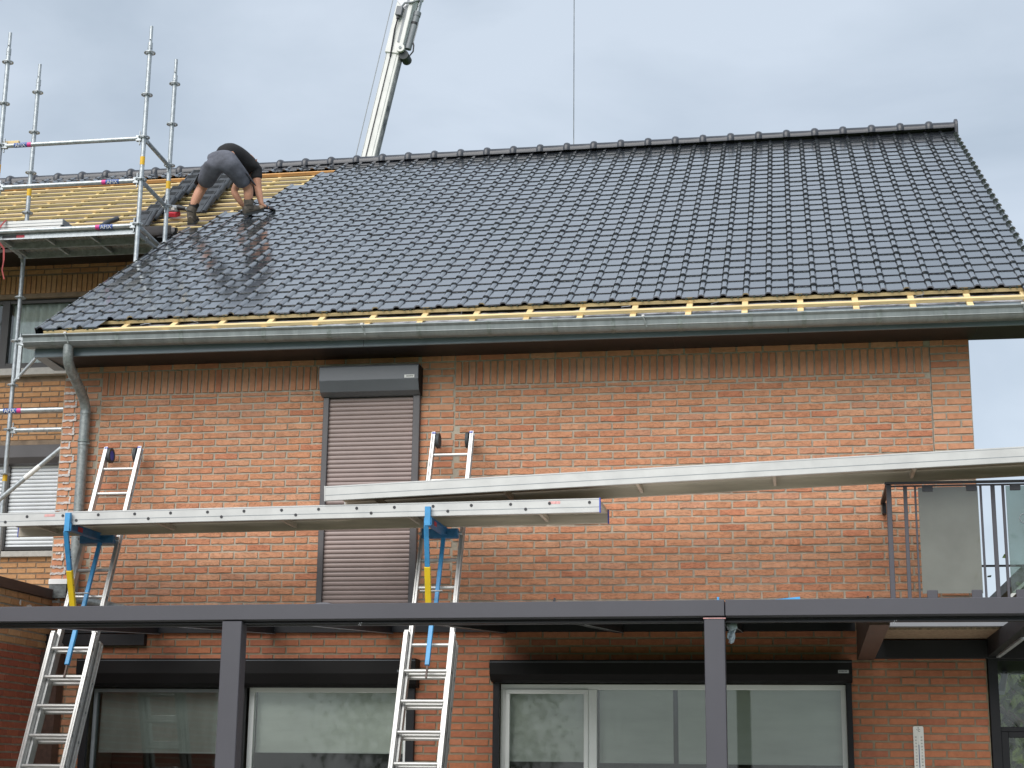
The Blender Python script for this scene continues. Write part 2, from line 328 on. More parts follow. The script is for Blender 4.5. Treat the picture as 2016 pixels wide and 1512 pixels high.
def text_mesh(body, size, mat_, matrix, name='lettering'):
    cu = bpy.data.curves.new('txt', 'FONT'); cu.body = body; cu.size = size; cu.align_x = 'CENTER'; cu.align_y = 'CENTER'; cu.extrude = 0.0004
    o = bpy.data.objects.new('txt', cu); C.objects.link(o)
    dg = bpy.context.evaluated_depsgraph_get(); me = bpy.data.meshes.new_from_object(o.evaluated_get(dg))
    bpy.data.objects.remove(o); bpy.data.curves.remove(cu)
    me.materials.clear(); me.materials.append(mat_); me.transform(matrix); me.name = name
    return me
X, Y, Z = Vector((1, 0, 0)), Vector((0, 1, 0)), Vector((0, 0, 1))
def frame_mat(o, ax, ay, az):
    return Matrix(((ax.x, ay.x, az.x, o[0]), (ax.y, ay.y, az.y, o[1]), (ax.z, ay.z, az.z, o[2]), (0, 0, 0, 1)))

# ------------------------------------------------------------------ ground
g = MB().box(-1500, 1500, -1500, 1500, -0.5, -0.004).build('lawn', M['grass']); tag(g, kind='structure')
g = MB().box(-7, 9, -5.2, -0.01, -0.2, 0.0).build('terrace', M['paving']); tag(g, kind='structure')

# ------------------------------------------------------------------ roof frame
TH = R(31.9)  # coordinates from here on mostly worked out from image pixels at judged depths
S_ = Vector((0, math.cos(TH), math.sin(TH))); N_ = Vector((0, -math.sin(TH), math.cos(TH))); P0 = Vector((0, -0.43, 5.383))
def rp(x, s, h=0.0): return P0 + X * x + S_ * s + N_ * h
def roof_m(x, s, h=0.0, tilt=0.0, yaw=0.0):
    m = frame_mat(rp(x, s, h), X, S_, N_)
    return m @ Matrix.Rotation(yaw, 4, 'Z') @ Matrix.Rotation(tilt, 4, 'X')
XL, XR = -6.46, 1.465           # main house side walls
SR = 7.5                        # slope length up to the ridge
yr = rp(0, SR).y; zr = rp(0, SR).z
CW, GA = 0.1875, 0.2445         # tile cover width, batten gauge
S00 = 0.245

# ------------------------------------------------------------------ main house
house = empty('brick_house', (-2.5, 0, 0), 'two storey orange brick house being re-tiled, with grey shutters and zinc gutter', 'house')
# wall cores: openings for the two ground floor windows
W1 = (-6.05, -3.16, 0.25, 2.42); W2 = (-2.46, 0.40, 0.25, 2.42)
w = MB()
for (x0, x1, z0, z1) in ((XL, XR, 2.9, 5.17), (XL, XR, 2.42, 2.9), (XL, W1[0], 0, 2.42), (W1[1], W2[0], 0, 2.42), (W2[1], XR, 0, 2.42), (W1[0], W1[1], 0, 0.25), (W2[0], W2[1], 0, 0.25)):
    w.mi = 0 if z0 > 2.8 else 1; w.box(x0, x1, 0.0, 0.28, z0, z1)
w.mi = 0
w.box(XL, XL + 0.28, 0.28, 12.6, 0, 5.6); w.box(XR - 0.28, XR, 0.28, 12.6, 0, 5.6); w.box(XL, XR, 12.6, 12.9, 0, 5.6)
w.add([(XL + .02, 0.3, 5.1), (XL + .02, 12.5, 5.1), (XL + .02, yr, zr - .25)], [(0, 1, 2)]); w.add([(XR - .02, 0.3, 5.1), (XR - .02, 12.5, 5.1), (XR - .02, yr, zr - .25)], [(0, 1, 2)])
wall = w.build('wall', [M['mortar'], M['mortar_low']], house)

PAL = [((0.500, 0.235, 0.132), 7), ((0.485, 0.215, 0.122), 3), ((0.510, 0.250, 0.146), 5), ((0.520, 0.268, 0.160), 3), ((0.475, 0.195, 0.112), 1.5), ((0.480, 0.240, 0.150), 2)]
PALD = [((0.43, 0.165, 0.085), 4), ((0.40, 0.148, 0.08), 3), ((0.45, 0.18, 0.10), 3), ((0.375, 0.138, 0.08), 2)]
PALN = [((0.46, 0.25, 0.12), 5), ((0.43, 0.23, 0.11), 4), ((0.49, 0.28, 0.145), 3), ((0.41, 0.205, 0.10), 2)]
def pick(pal, rnd):
    t = rnd.random() * sum(w_ for _, w_ in pal)
    for c, w_ in pal:
        t -= w_
        if t <= 0: break
    k = 0.94 + rnd.random() * 0.12
    return tuple(x_ * k for x_ in c)
def brick_shape(rnd, rough):
    """unit brick: x,z in -.5..+.5 on the face, y 0 (back) .. -1 (face); uneven edges"""
    j = lambda a: (rnd.random() - 0.5) * a
    nx = 4; top = []; bot = []
    for i in range(nx + 1):
        x_ = -0.5 + i / nx
        top.append((x_ + (j(0.012) if 0 < i < nx else j(0.02)), 0.5 + j(0.10 * rough))); bot.append((x_ + (j(0.012) if 0 < i < nx else j(0.02)), -0.5 + j(0.14 * rough)))
    vs = []; fs = []
    for lst, sgn in ((top, 1), (bot, -1)):
        for (x_, z_) in lst:
            vs.append((x_, 0.0, z_))
        for (x_, z_) in lst:
            vs.append((x_ * 0.985, -1.0 + j(0.25) * rough, z_ * 0.93))
    n = nx + 1  # top back 0..n-1, top face n.., bot back 2n.., bot face 3n..
    for i in range(nx):
        fs += [(n + i, n + i + 1, 3 * n + i + 1, 3 * n + i), (i, i + 1, n + i + 1, n + i), (2 * n + i, 3 * n + i, 3 * n + i + 1, 2 * n + i + 1)]
    fs += [(0, n, 3 * n, 2 * n), (n - 1, 3 * n - 1, 4 * n - 1, 2 * n - 1)]
    mb = MB(); mb.add(vs, fs); return mb
rb = random.Random(3)
B_ROUGH = [brick_shape(rb, 1.0) for _ in range(8)]; B_PLAIN = [brick_shape(rb, 0.35) for _ in range(5)]
ME_ROUGH = [b.mesh('brick', M['brick']) for b in B_ROUGH]; ME_PLAIN = [b.mesh('brick', M['brick_plain']) for b in B_PLAIN]
def lay(bricks, parent, limit, key, name='brick', rest='bricks_beyond', plain=False):
    """bricks: list of (matrix, rough flag, colour).  The `limit` with smallest key become objects, the rest one mesh."""
    rnd = random.Random(len(bricks))
    bricks = sorted(bricks, key=key)
    for mtx, rough, col in bricks[:limit]:
        inst(name, rnd.choice(ME_ROUGH if rough else ME_PLAIN), parent, mtx, col)
    for rough in (True, False):
        sel = [b for b in bricks[limit:] if b[1] == rough]
        if not sel: continue
        vs = []; fs = []; cols = []
        for mtx, _, col in sel:
            sh = rnd.choice(B_ROUGH if rough else B_PLAIN); n = len(vs)
            vs += [mtx @ Vector(v) for v in sh.v]; fs += [tuple(i + n for i in f) for f in sh.f]; cols += [col] * len(sh.v)
        me = bpy.data.meshes.new(rest); me.from_pydata([tuple(v) for v in vs], [], fs)
        at = me.attributes.new('tint', 'FLOAT_COLOR', 'POINT')
        at.data.foreach_set('color', [c for col in cols for c in (*col, 1.0)])
        me.materials.append(M['brick_all'] if rough else M['brick_plain_all'])
        bm = bmesh.new(); bm.from_mesh(me); bmesh.ops.recalc_face_normals(bm, faces=bm.faces); bm.to_mesh(me); bm.free()
        o = link(bpy.data.objects.new(rest, me), parent); tag(o, kind='stuff')
FACE = 0.006
def brick_m(x0, x1, z0, z1, y=0.0, d=FACE, rnd=random):
    return Matrix.Translation(((x0 + x1) / 2, y + 0.004, (z0 + z1) / 2)) @ Matrix.Rotation((rnd.random() - .5) * 0.012, 4, 'Y') @ Matrix.Diagonal((x1 - x0, d + 0.004 + rnd.random() * 0.003, z1 - z0, 1))
BL, BJ, BC = 0.2205, 0.0138, 0.0625
def run(out, x0, x1, ztop, zbot, rough, pal, off, rnd, holes=(), y=0.0):
    """running bond between x0 and x1, courses counted from ztop downwards"""
    k = 0; zt = ztop
    while zt - BC > zbot - 1e-6:
        z1, z0 = zt - 0.0005, zt - BC + BJ
        sh = off + (BL / 2 if k % 2 else 0.0) + (rnd.random() - .5) * 0.012
        x = x0 - sh
        while x < x1 - 0.02:
            a, b = max(x, x0 + 0.007), min(x + BL - BJ + (rnd.random() - .5) * 0.006, x1 - 0.007)
            x += BL
            if b - a < 0.03: continue
            segs = [(a, b)]
            for (hx0, hx1, hz0, hz1) in holes:
                if z1 > hz0 and z0 < hz1:
                    ns = []
                    for (p, q) in segs:
                        if q <= hx0 or p >= hx1: ns.append((p, q))
                        else:
                            if hx0 - p > 0.03: ns.append((p, hx0 - 0.003))
                            if q - hx1 > 0.03: ns.append((hx1 + 0.003, q))
                    segs = ns
            for (p, q) in segs:
                dz = (rnd.random() - .5) * 0.004
                out.append((brick_m(p, q, z0 + dz, z1 + dz, y, rnd=rnd), rough, pick(pal, rnd)))
        zt -= BC; k += 1
bricks = []; r1 = random.Random(11)
ZT = 4.833
HOLES = [(-4.01, -3.155, 2.90, 4.9)]
run(bricks, -6.10, -4.02, ZT, 2.95, True, PAL, 0.0, r1, HOLES)
run(bricks, -2.856, 1.146, ZT, 2.95, True, PAL, 0.06, r1)
run(bricks, XL, -6.10, 5.158, 1.1, False, PAL, 0.10, r1)
run(bricks, -3.16, -2.856, 5.158, 2.95, False, PAL, 0.03, r1)
run(bricks, 1.146, XR, 5.158, 2.95, False, PAL, 0.10, r1)
run(bricks, -4.03, -3.16, 5.158, 4.96, False, PAL, 0.03, r1)
GZ = ZT - BC * 30
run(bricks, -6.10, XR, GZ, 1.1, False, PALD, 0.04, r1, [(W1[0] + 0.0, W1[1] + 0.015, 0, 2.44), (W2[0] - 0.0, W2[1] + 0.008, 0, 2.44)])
for (x0, x1) in ((-6.10, -4.03), (-2.856, 1.146)):                   # thin closer course under the soldiers, stretchers above
    x = x0
    while x < x1 - 0.05:
        b = min(x + BL - BJ, x1 - .004); bricks.append((brick_m(x + .004, b, 4.846, 4.872, rnd=r1), True, pick(PAL, r1)))
        bricks.append((brick_m(x + .004, b, 5.108, 5.158, rnd=r1), False, pick(PAL, r1))); x += BL
def seen(b):
    p = b[0].translation; d = (p - CAM).length
    hid = 0 if (2.98 < p.z < 5.14 or (1.62 < p.z < 2.5 and p.x > 0.42)) else 50
    if p.z > 2.98 and -6.4 < p.x < -1.5 and 3.58 < p.z < 3.8: hid = 50
    return d + hid
lay(bricks, wall, 300, seen)
soldiers = []
for (x0, x1) in ((-6.10, -4.03), (-2.856, 1.146)):
    n = int(round((x1 - x0) / 0.0625)); st = (x1 - x0) / n
    for i in range(n):
        a = x0 + i * st + 0.006; b = a + st - 0.0125
        c = pick(PAL, r1); k = 0.92
        mtx = Matrix.Translation(((a + b) / 2, 0.004, (4.887 + 5.095) / 2)) @ Matrix.Rotation(R(90), 4, 'Y') @ Matrix.Diagonal((0.207, 0.015, b - a, 1))
        inst('soldier_brick', r1.choice(ME_PLAIN), wall, mtx, tuple(q * k for q in c))
# remains of old mortar where the neighbour's wing was toothed in
om = MB(); zt = 5.158
def rag(x0, x1, z0, z1):
    horiz = (x1 - x0) > (z1 - z0); n_ = 7
    A_ = []; B_ = []
    for i in range(n_ + 1):
        t = i / n_; j1, j2 = r1.uniform(-.0045, .0045), r1.uniform(-.0045, .0045)
        if horiz: A_.append((x0 + (x1 - x0) * t, z0 + j1)); B_.append((x0 + (x1 - x0) * t, z1 + j2))
        else: A_.append((x0 + j1, z0 + (z1 - z0) * t)); B_.append((x1 + j2, z0 + (z1 - z0) * t))
    vs = [(x, -0.0125 - r1.random() * .004, z) for x, z in A_ + B_] + [(x, 0.002, z) for x, z in A_ + B_]; n2 = 2 * (n_ + 1); m2 = n_ + 1
    fs = [(i, i + 1, m2 + i + 1, m2 + i) for i in range(n_)] + [(i, i + 1, n2 + i + 1, n2 + i) for i in range(n_)] + [(m2 + i, m2 + i + 1, n2 + m2 + i + 1, n2 + m2 + i) for i in range(n_)]
    om.add(vs, fs)
for k in range(36):
    z = zt - k * BC
    if k % 2 == 1:
        xe = XL + 0.10 + r1.random() * 0.045
        rag(XL + r1.random() * .02, xe, z - BC - .002, z - BC + 0.013 + r1.random() * .008)
        if r1.random() < .7: rag(XL + r1.uniform(.01, .06), xe - r1.random() * .03, z - 0.010, z + 0.004)
        if r1.random() < 0.8: rag(xe - 0.013 - r1.random() * .006, xe, z - BC, z + 0.003)
    elif r1.random() < 0.4:
        rag(XL, XL + 0.05 + r1.random() * .06, z - BC, z - BC + 0.012)
tag(om.build('mortar_remains', M['old_mortar'], wall), kind='stuff')
cr = MB()
zc = 5.1
px = 1.147
while zc > 4.25:
    zn = zc - 0.06 - r1.random() * .04; xn = 1.147 + (r1.random() - .5) * .006
    cr.add([(px - .0018, -.0012, zc), (px + .0018, -.0012, zc), (xn + .0018, -.0012, zn), (xn - .0018, -.0012, zn)], [(0, 1, 2, 3)]); zc, px = zn, xn
cr.build('joint_crack', M['black'], wall)

# soffit, fascia, gutter, downpipe
SZ = 5.152
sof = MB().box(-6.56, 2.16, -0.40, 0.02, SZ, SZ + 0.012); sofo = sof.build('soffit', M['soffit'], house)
for xj in (-3.58, -0.945, 1.5):
    MB().box(xj - .003, xj + .003, -0.398, -0.002, SZ - 0.002, SZ + 0.003).build('soffit_joint', M['black'], sofo)
fa = MB().box(-6.56, 2.16, -0.425, -0.40, SZ - 0.003, SZ + 0.15); fao = fa.build('fascia', M['fascia'], house, bevel=0.003)
for xj in (-3.57, 0.0): MB().box(xj - .002, xj + .002, -0.4262, -0.42, SZ - .002, SZ + .10).build('fascia_joint', M['black'], fao)
bf = MB()                                       # boxed end of the eaves on the left gable
bf.prism([(-0.42, SZ), (0.0, SZ - 0.02), (0.35, SZ + 0.35), (-0.40, SZ + 0.16)], -6.57, -6.462, 'x'); bf.build('eaves_end_board', M['fascia'], house)
def gz(x): return 5.306 - (x + 6.54) * 0.0062 if x < 0 else 5.2655
gut = MB(); n = 14
xs = [-6.62, -6.0, -5.0, -4.0, -3.0, -2.0, -1.0, 0.0, 1.0, 2.2]
prof = [(-0.428, 0.02), (-0.428, -0.085), (-0.455, -0.102), (-0.52, -0.102), (-0.545, -0.084), (-0.555, -0.066), (-0.5615, -0.062), (-0.559, -0.056), (-0.565, -0.012), (-0.578, -0.004), (-0.585, 0.006), (-0.578, 0.016), (-0.566, 0.012), (-0.556, -0.01), (-0.548, -0.058), (-0.54, -0.074), (-0.515, -0.094), (-0.458, -0.094), (-0.436, -0.08), (-0.436, 0.02)]
prof = [(a, b * (0.86 if b < -0.03 else 1)) for a, b in prof]
for i, x_ in enumerate(xs):
    gut.v += [(x_, a, gz(x_) + b) for a, b in prof]
k = len(prof)
for i in range(len(xs) - 1):
    for j in range(k):
        gut.f.append((i * k + j, i * k + (j + 1) % k, (i + 1) * k + (j + 1) % k, (i + 1) * k + j)); gut.m.append(0)
gutter = gut.build('gutter', M['zinc'], house, smooth=True, angle=28)
outer = [(a, b) for a, b in prof[1:12]]
for x_ in (-6.34, -5.75, -5.16, -4.42, -3.84, -3.06, -2.46, -1.9, -1.42, -0.87, -0.3, 0.13, 0.72, 1.24):
    sm = MB(); pr_ = [(a - (0.0025 if a < -0.46 else 0), b - (0.0025 if b < -0.07 else 0)) for a, b in outer]; wd = 0.020
    sm.v += [(x_ - wd, a, gz(x_) + b) for a, b in pr_] + [(x_ + wd, a, gz(x_) + b) for a, b in pr_]
    q = len(pr_); sm.f += [(i, i + 1, q + i + 1, q + i) for i in range(q - 1)]; sm.m += [0] * (q - 1)
    sm.build('solder_seam', M['zinc_seam'], gutter, smooth=True)
for x_ in (-6.22, -3.55, -1.17, 1.83):
    cl = MB(); cl.box(x_ - .011, x_ + .011, -0.588, -0.56, gz(x_) + .008, gz(x_) + .026); cl.box(x_ - .009, x_ + .009, -0.56, -0.43, gz(x_) + .016, gz(x_) + .02)
    cl.build('gutter_clip', M['alu_white'], gutter)
    cl = MB(); cl.bar((x_, -0.588, gz(x_) + .01), (x_ + .03, -0.566, gz(x_) - .075), .012, .004, (0, 1, 0)); cl.build('gutter_strap', M['zinc_pipe'], gutter)
pts = [(-6.215, -0.50, 5.24), (-6.215, -0.50, 5.16), (-6.215, -0.485, 5.09), (-6.213, -0.44, 5.035), (-6.21, -0.22, 4.90), (-6.208, -0.13, 4.83), (-6.206, -0.085, 4.76), (-6.205, -0.082, 4.68), (-6.20, -0.082, 3.4), (-6.20, -0.082, 2.9)]
dp = MB().tube(pts, 0.045, 18).build('downpipe', M['zinc_pipe'], house, smooth=True, angle=40)
for zc, rr in ((4.715, 0.049), (4.46, 0.052), (4.43, 0.049), (3.33, 0.049)):
    MB().cyl((-6.203, -0.082, zc - .012), (-6.203, -0.082, zc + .012), rr, 18).build('pipe_collar', M['zinc_seam'] if zc == 4.46 else M['zinc_pipe'], dp, smooth=True)
lug = MB(); lug.cyl((-6.15, -.10, 4.43), (-6.135, -.11, 4.43), .008, 8); lug.build('clamp_bolt', M['zinc_seam'], dp)
MB().cyl((-6.212, -0.36, 4.985), (-6.211, -0.335, 4.97), .048, 18).build('pipe_collar', M['zinc_pipe'], dp, smooth=True)

# upper roller shutter
def shutter_box(name, x0, x1, zt, zf, zb, parent, m_face, depth=0.17, back=0.0):
    b = MB()
    prof_ = [(back, zt), (-depth, zt), (-depth, zf), (-depth + 0.045, zf - (zf - zb) * 0.75), (-depth + 0.10, zb), (back, zb)]
    b.prism(prof_, x0, x1)
    for i in range(len(b.f)):
        b.m[i] = 0
    return b.build(name, m_face, parent, bevel=0.003)
sh = shutter_box('roller_shutter', -4.03, -3.146, 5.052, 4.920, 4.80, house, M['shutter_box'])
MB().box(-4.032, -3.144, -0.173, -0.150, 5.040, 5.047).build('top_groove', M['black'], sh)
lb = MB().box(-3.268, -3.180, -0.1722, -0.17, 4.929, 4.956).build('maker_label', M['white'], sh)
for i in range(7): MB().box(-3.252 + i * .0095, -3.247 + i * .0095 + (i % 2) * .002, -0.1728, -0.172, 4.938, 4.948).build('label_print', M['ink'], lb)
cp = MB(); cp.prism([(0, 5.05), (-0.169, 5.05), (-0.169, 4.92), (-0.125, 4.83), (-0.07, 4.80), (0, 4.80)], -3.1455, -3.142); cp.build('side_cap', M['shutter_dark'], sh)
gl_ = MB().box(-4.015, -3.965, -0.058, 0.0, 2.90, 4.80).build('guide_rail', M['guide'], sh, bevel=0.004)
gr_ = MB().box(-3.213, -3.152, -0.058, 0.0, 2.90, 4.80).build('guide_rail', M['guide'], sh, bevel=0.004)
SP = 0.0390
sl_prof = [(-0.023, 0.0010), (-0.028, 0.007), (-0.031, 0.020), (-0.030, 0.034), (-0.0255, 0.0462), (-0.008, 0.0462), (-0.008, 0.0010)]
sl_me = MB().prism([(a, b * 0.82) for a, b in sl_prof], -3.966, -3.212).mesh('slat', M['slat'], smooth=True, angle=60)
z_ = 4.795; i = 0
while z_ > 2.92:
    z_ -= SP; inst('slat', sl_me, sh, Matrix.Translation((0, (random.random() - .5) * .002, z_)))
MB().box(-3.966, -3.212, -0.012, -0.002, 2.90, 4.80).build('curtain_shadow_gap', M['black'], sh)

# ground floor windows with shutter boxes, frames, glass and blinds
def win_frame(b, x0, x1, z0, z1, t, y0, y1):
    b.box(x0, x1, y0, y1, z1 - t, z1); b.box(x0, x1, y0, y1, z0, z0 + t); b.box(x0, x0 + t, y0, y1, z0 + t, z1 - t); b.box(x1 - t, x1, y0, y1, z0 + t, z1 - t)
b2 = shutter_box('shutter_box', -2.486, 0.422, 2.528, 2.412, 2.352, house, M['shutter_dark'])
MB().box(-2.484, 0.42, -0.1722, -0.15, 2.508, 2.513).build('top_groove', M['shutter_box'], b2)
lb = MB().box(0.312, 0.394, -0.1722, -0.17, 2.424, 2.448).build('maker_label', M['pale_metal'], b2)
for i in range(6): MB().box(0.322 + i * .0105, 0.328 + i * .0105, -0.1728, -0.172, 2.434, 2.443).build('label_print', M['ink'], lb)
for (x0, x1) in ((-2.475, -2.425), (0.372, 0.416)): MB().box(x0, x1, -0.05, -0.002, 0.25, 2.36).build('guide_rail', M['pergola_dark'], b2, bevel=0.003)
w2 = MB(); win_frame(w2, -2.43, 0.372, 0.30, 2.345, 0.042, 0.06, 0.12); w2.box(-1.70, -1.63, 0.058, 0.12, 0.34, 2.304); w2o = w2.build('window', M['frame'], house, bevel=0.003)
w2 = MB(); win_frame(w2, -2.388, -1.70, 0.342, 2.303, 0.036, 0.045, 0.09); w2.build('sash_frame', M['frame'], w2o, bevel=0.003)
MB().box(-2.352, -1.736, 0.068, 0.072, 0.378, 2.267).build('pane', M['glass'], w2o)
MB().box(-1.63, 0.33, 0.080, 0.084, 0.342, 2.303).build('pane', M['glass'], w2o)
for (x0, x1, zb, mm) in ((-2.40, -1.68, 1.735, 'blind'), (-1.62, -1.015, 1.730, 'blind'), (-0.975, 0.34, 1.728, 'blind')):
    bo = MB().box(x0, x1, 0.165, 0.168, zb, 2.33).build('roller_blind', M[mm], w2o)
    MB().box(x0, x1, 0.160, 0.172, zb - .012, zb + .006).build('blind_bar', M['white'], bo)
b1 = shutter_box('shutter_box', -6.078, -3.106, 2.541, 2.416, 2.307, house, M['shutter_dark'])
MB().box(-6.07, -3.11, -0.1722, -0.15, 2.522, 2.527).build('top_groove', M['shutter_box'], b1)
lb = MB().box(-3.26, -3.14, -0.1722, -0.17, 2.428, 2.446).build('maker_label', M['shutter_box'], b1)
for (x0, x1) in ((-6.06, -6.0), (-3.205, -3.135), (-4.69, -4.60)): MB().box(x0, x1, -0.05, -0.002, 0.25, 2.32).build('guide_rail', M['pergola_dark'], b1, bevel=0.003)
w1 = MB(); win_frame(w1, -6.0, -4.67, 0.30, 2.30, 0.03, 0.06, 0.12); w1o = w1.build('window', M['crane_grey'], house, bevel=0.003)
MB().box(-5.97, -4.70, 0.080, 0.084, 0.33, 2.27).build('pane', M['glass'], w1o)
bo = MB().box(-5.97, -4.69, 0.165, 0.168, 1.772, 2.30).build('roller_blind', M['blind_dark'], w1o); MB().box(-5.97, -4.69, .160, .172, 1.762, 1.776).build('blind_bar', M['pale_metal'], bo)
w1 = MB(); win_frame(w1, -4.60, -3.205, 0.30, 2.318, 0.045, 0.06, 0.12); w1o = w1.build('window', M['frame'], house, bevel=0.003)
MB().box(-4.555, -3.25, 0.080, 0.084, 0.345, 2.273).build('pane', M['glass'], w1o)
bo = MB().box(-4.56, -3.24, 0.165, 0.168, 1.785, 2.30).build('roller_blind', M['blind'], w1o); MB().box(-4.56, -3.24, .160, .172, 1.775, 1.79).build('blind_bar', M['white'], bo)
MB().box(XL + .3, XR - .3, 0.9, 0.95, 0.05, 2.6).box(XL + .3, XR - .3, 0.285, 0.95, 2.55, 2.6).box(XL + .3, XR - .3, 0.285, 0.95, 0.0, 0.05).build('dim_interior', M['room'], house)

# ------------------------------------------------------------------ roof of the main house
ro = MB()
ro.add([rp(-6.56, -0.02, -0.062), rp(2.06, -0.02, -0.062), rp(2.06, SR, -0.062), rp(-6.56, SR, -0.062), rp(-6.56, -0.02, -0.085), rp(2.06, -0.02, -0.085), rp(2.06, SR, -0.085), rp(-6.56, SR, -0.085)],
       [(0, 1, 2, 3), (7, 6, 5, 4), (0, 4, 5, 1), (1, 5, 6, 2), (2, 6, 7, 3), (3, 7, 4, 0)])
yb = 2 * yr + 0.43
ro.add([rp(-6.56, SR, -0.0), rp(2.06, SR, -0.0), (2.06, yb, 5.383), (-6.56, yb, 5.383)], [(0, 1, 2, 3)])
roof = ro.build('roof', M['underlay'], house)
# crinkled eaves foil and lower apron under the first battens
fo = MB(); nx, ns = 90, 6; rf = random.Random(5)
for j in range(ns + 1):
    for i in range(nx + 1):
        fo.v.append(rp(-6.5 + 8.5 * i / nx, -0.05 + 0.42 * j / ns, -0.058 + (rf.random() - .2) * 0.012))
for j in range(ns):
    for i in range(nx): fo.f.append((j * (nx + 1) + i, j * (nx + 1) + i + 1, (j + 1) * (nx + 1) + i + 1, (j + 1) * (nx + 1) + i)); fo.m.append(0)
fo.build('eaves_foil', M['foil'], roof)
ap = MB(); ap.add([rp(-6.5, 0.02, -0.05), rp(2.05, 0.02, -0.05), (2.05, -0.53, 5.262), (-6.5, -0.53, 5.28)], [(0, 1, 2, 3)]); ap.build('eaves_apron', M['fascia'], roof)
def rbar(mb, x0, x1, s0, s1, h0, h1):
    return mb.obox(rp((x0 + x1) / 2, (s0 + s1) / 2, (h0 + h1) / 2), X, S_, N_, (x1 - x0) / 2, (s1 - s0) / 2, (h1 - h0) / 2)
rbar(MB(), -6.50, 2.02, 0.0, 0.046, -0.028, 0.002).build('batten', M['batten'], roof, bevel=0.002)
rbar(MB(), -6.50, 2.02, 0.256, 0.300, -0.028, 0.0).build('batten', M['batten'], roof, bevel=0.002)
x_ = -6.28
while x_ < 2.0:
    rbar(MB(), x_ - .025, x_ + .025, -0.085 - random.random() * .015, 0.40, -0.052, -0.0285).build('counter_batten', M['batten'], roof, bevel=0.002); x_ += 0.455 + (random.random() - .5) * .02
wi = MB(); rw = random.Random(8)
for x_ in (-5.62, -5.56, -5.15, -2.75, -1.36, -0.05, 1.02, 1.1, -0.6):
    p = rp(x_, 0.12, -0.04); wi.tube([p, p + Vector((rw.uniform(-.03, .05), -.03, .03)), p + Vector((rw.uniform(-.04, .09), -.06, .025 + rw.random() * .03))], 0.0022, 5)
tag(wi.build('tile_hook_wire', M['pale_metal'], roof), kind='stuff')

# one roof tile: pan with a roll on its left side and a thick lower lip (x right, y up the slope, z off the roof)
def tile_mb(verge=0):
    pf = [(-0.003, -0.006), (0.005, 0.010), (0.016, 0.0175), (0.036, 0.0175), (0.048, 0.010), (0.0535, 0.002), (0.0555, -0.003), (0.0575, -0.003), (0.059, 0.000), (0.1865, 0.001)]
    mb = MB(); L_ = 0.275; n = len(pf)
    rings = [(0.0, 0.0, 1.14), (0.022, -0.0007, 1.12), (0.075, -0.0025, 0.98), (L_, -0.0095, 0.92)]
    for (s, dh, k) in rings:
        mb.v += [(x if j > 5 else 0.026 + (x - 0.026) * k, s, dh + (z if z <= 0.005 else z * k)) for j, (x, z) in enumerate(pf)]
    for r_ in range(3):
        for j in range(n - 1): mb.f.append((r_ * n + j, r_ * n + j + 1, (r_ + 1) * n + j + 1, (r_ + 1) * n + j)); mb.m.append(0)
    b0 = len(mb.v); mb.v += [(x, 0.003, -0.0115 if (j == 0 or j > 4) else z - 0.010) for j, (x, z) in enumerate(pf)]
    for j in range(n - 1): mb.f.append((j, b0 + j, b0 + j + 1, j + 1)); mb.m.append(0)
    mb.f.append((n - 1, b0 + n - 1, 4 * n - 1, 3 * n - 1, 2 * n - 1)); mb.m.append(0)
    for xn in (0.096, 0.150):
        mb.add([(xn - .009, .001, -.006), (xn + .009, .001, -.006), (xn + .007, -.005, -.024), (xn - .007, -.005, -.024), (xn - .009, .03, -.008), (xn + .009, .03, -.008)], [(0, 1, 2, 3), (0, 3, 4), (1, 5, 2), (3, 2, 5, 4)])
    if verge == -1: mb.box(-0.016, -0.003, 0.0, 0.262, -0.115, 0.004); mb.box(-0.02, -0.003, 0.0, 0.03, -0.118, 0.010)
    if verge == 1: mb.box(0.196, 0.206, 0.0, 0.262, -0.115, -0.01); mb.add([(0.186 + r_ * math.cos(a * math.pi / 4), s, r_ * math.sin(a * math.pi / 4) * .9 - dh) for s, r_, dh in ((0.0, .030, 0), (0.03, .029, 0), (.075, .023, .003), (0.27, .020, .0115)) for a in range(5)], [(q * 5 + i, q * 5 + i + 1, q * 5 + i + 6, q * 5 + i + 5) for q in range(3) for i in range(4)] + [(0, 1, 2, 3, 4)])
    return mb
T = {0: tile_mb(0), -1: tile_mb(-1), 1: tile_mb(1)}
TM = {k: t.mesh('roof_tile', M['tile'], smooth=True, angle=45) for k, t in T.items()}
def smooth_join(name, items, mat_, parent, protos):
    vs = []; fs = []
    for mtx, k in items:
        n = len(vs); vs += [tuple(mtx @ Vector(v)) for v in protos[k].v]; fs += [tuple(i + n for i in f) for f in protos[k].f]
    me = bpy.data.meshes.new(name); me.from_pydata(vs, [], fs); me.materials.append(mat_)
    bm = bmesh.new(); bm.from_mesh(me); bmesh.ops.recalc_face_normals(bm, faces=bm.faces); bm.to_mesh(me); bm.free()
    for p in me.polygons: p.use_smooth = True
    me.set_sharp_from_angle(angle=R(45))
    o = link(bpy.data.objects.new(name, me), parent); tag(o, kind='stuff'); return o
def tile_matrix(x, s, rnd):
    return roof_m(x, s, 0.027 + (rnd.random() - .5) * 0.002, R((rnd.random() - .5) * 0.5), R((rnd.random() - .5) * 0.5)) @ Matrix.Rotation(R((rnd.random() - .5) * 0.5), 4, 'Y')
rt = random.Random(21); main_tiles = []; left_tiles = []
NC = 46; X0 = -6.555
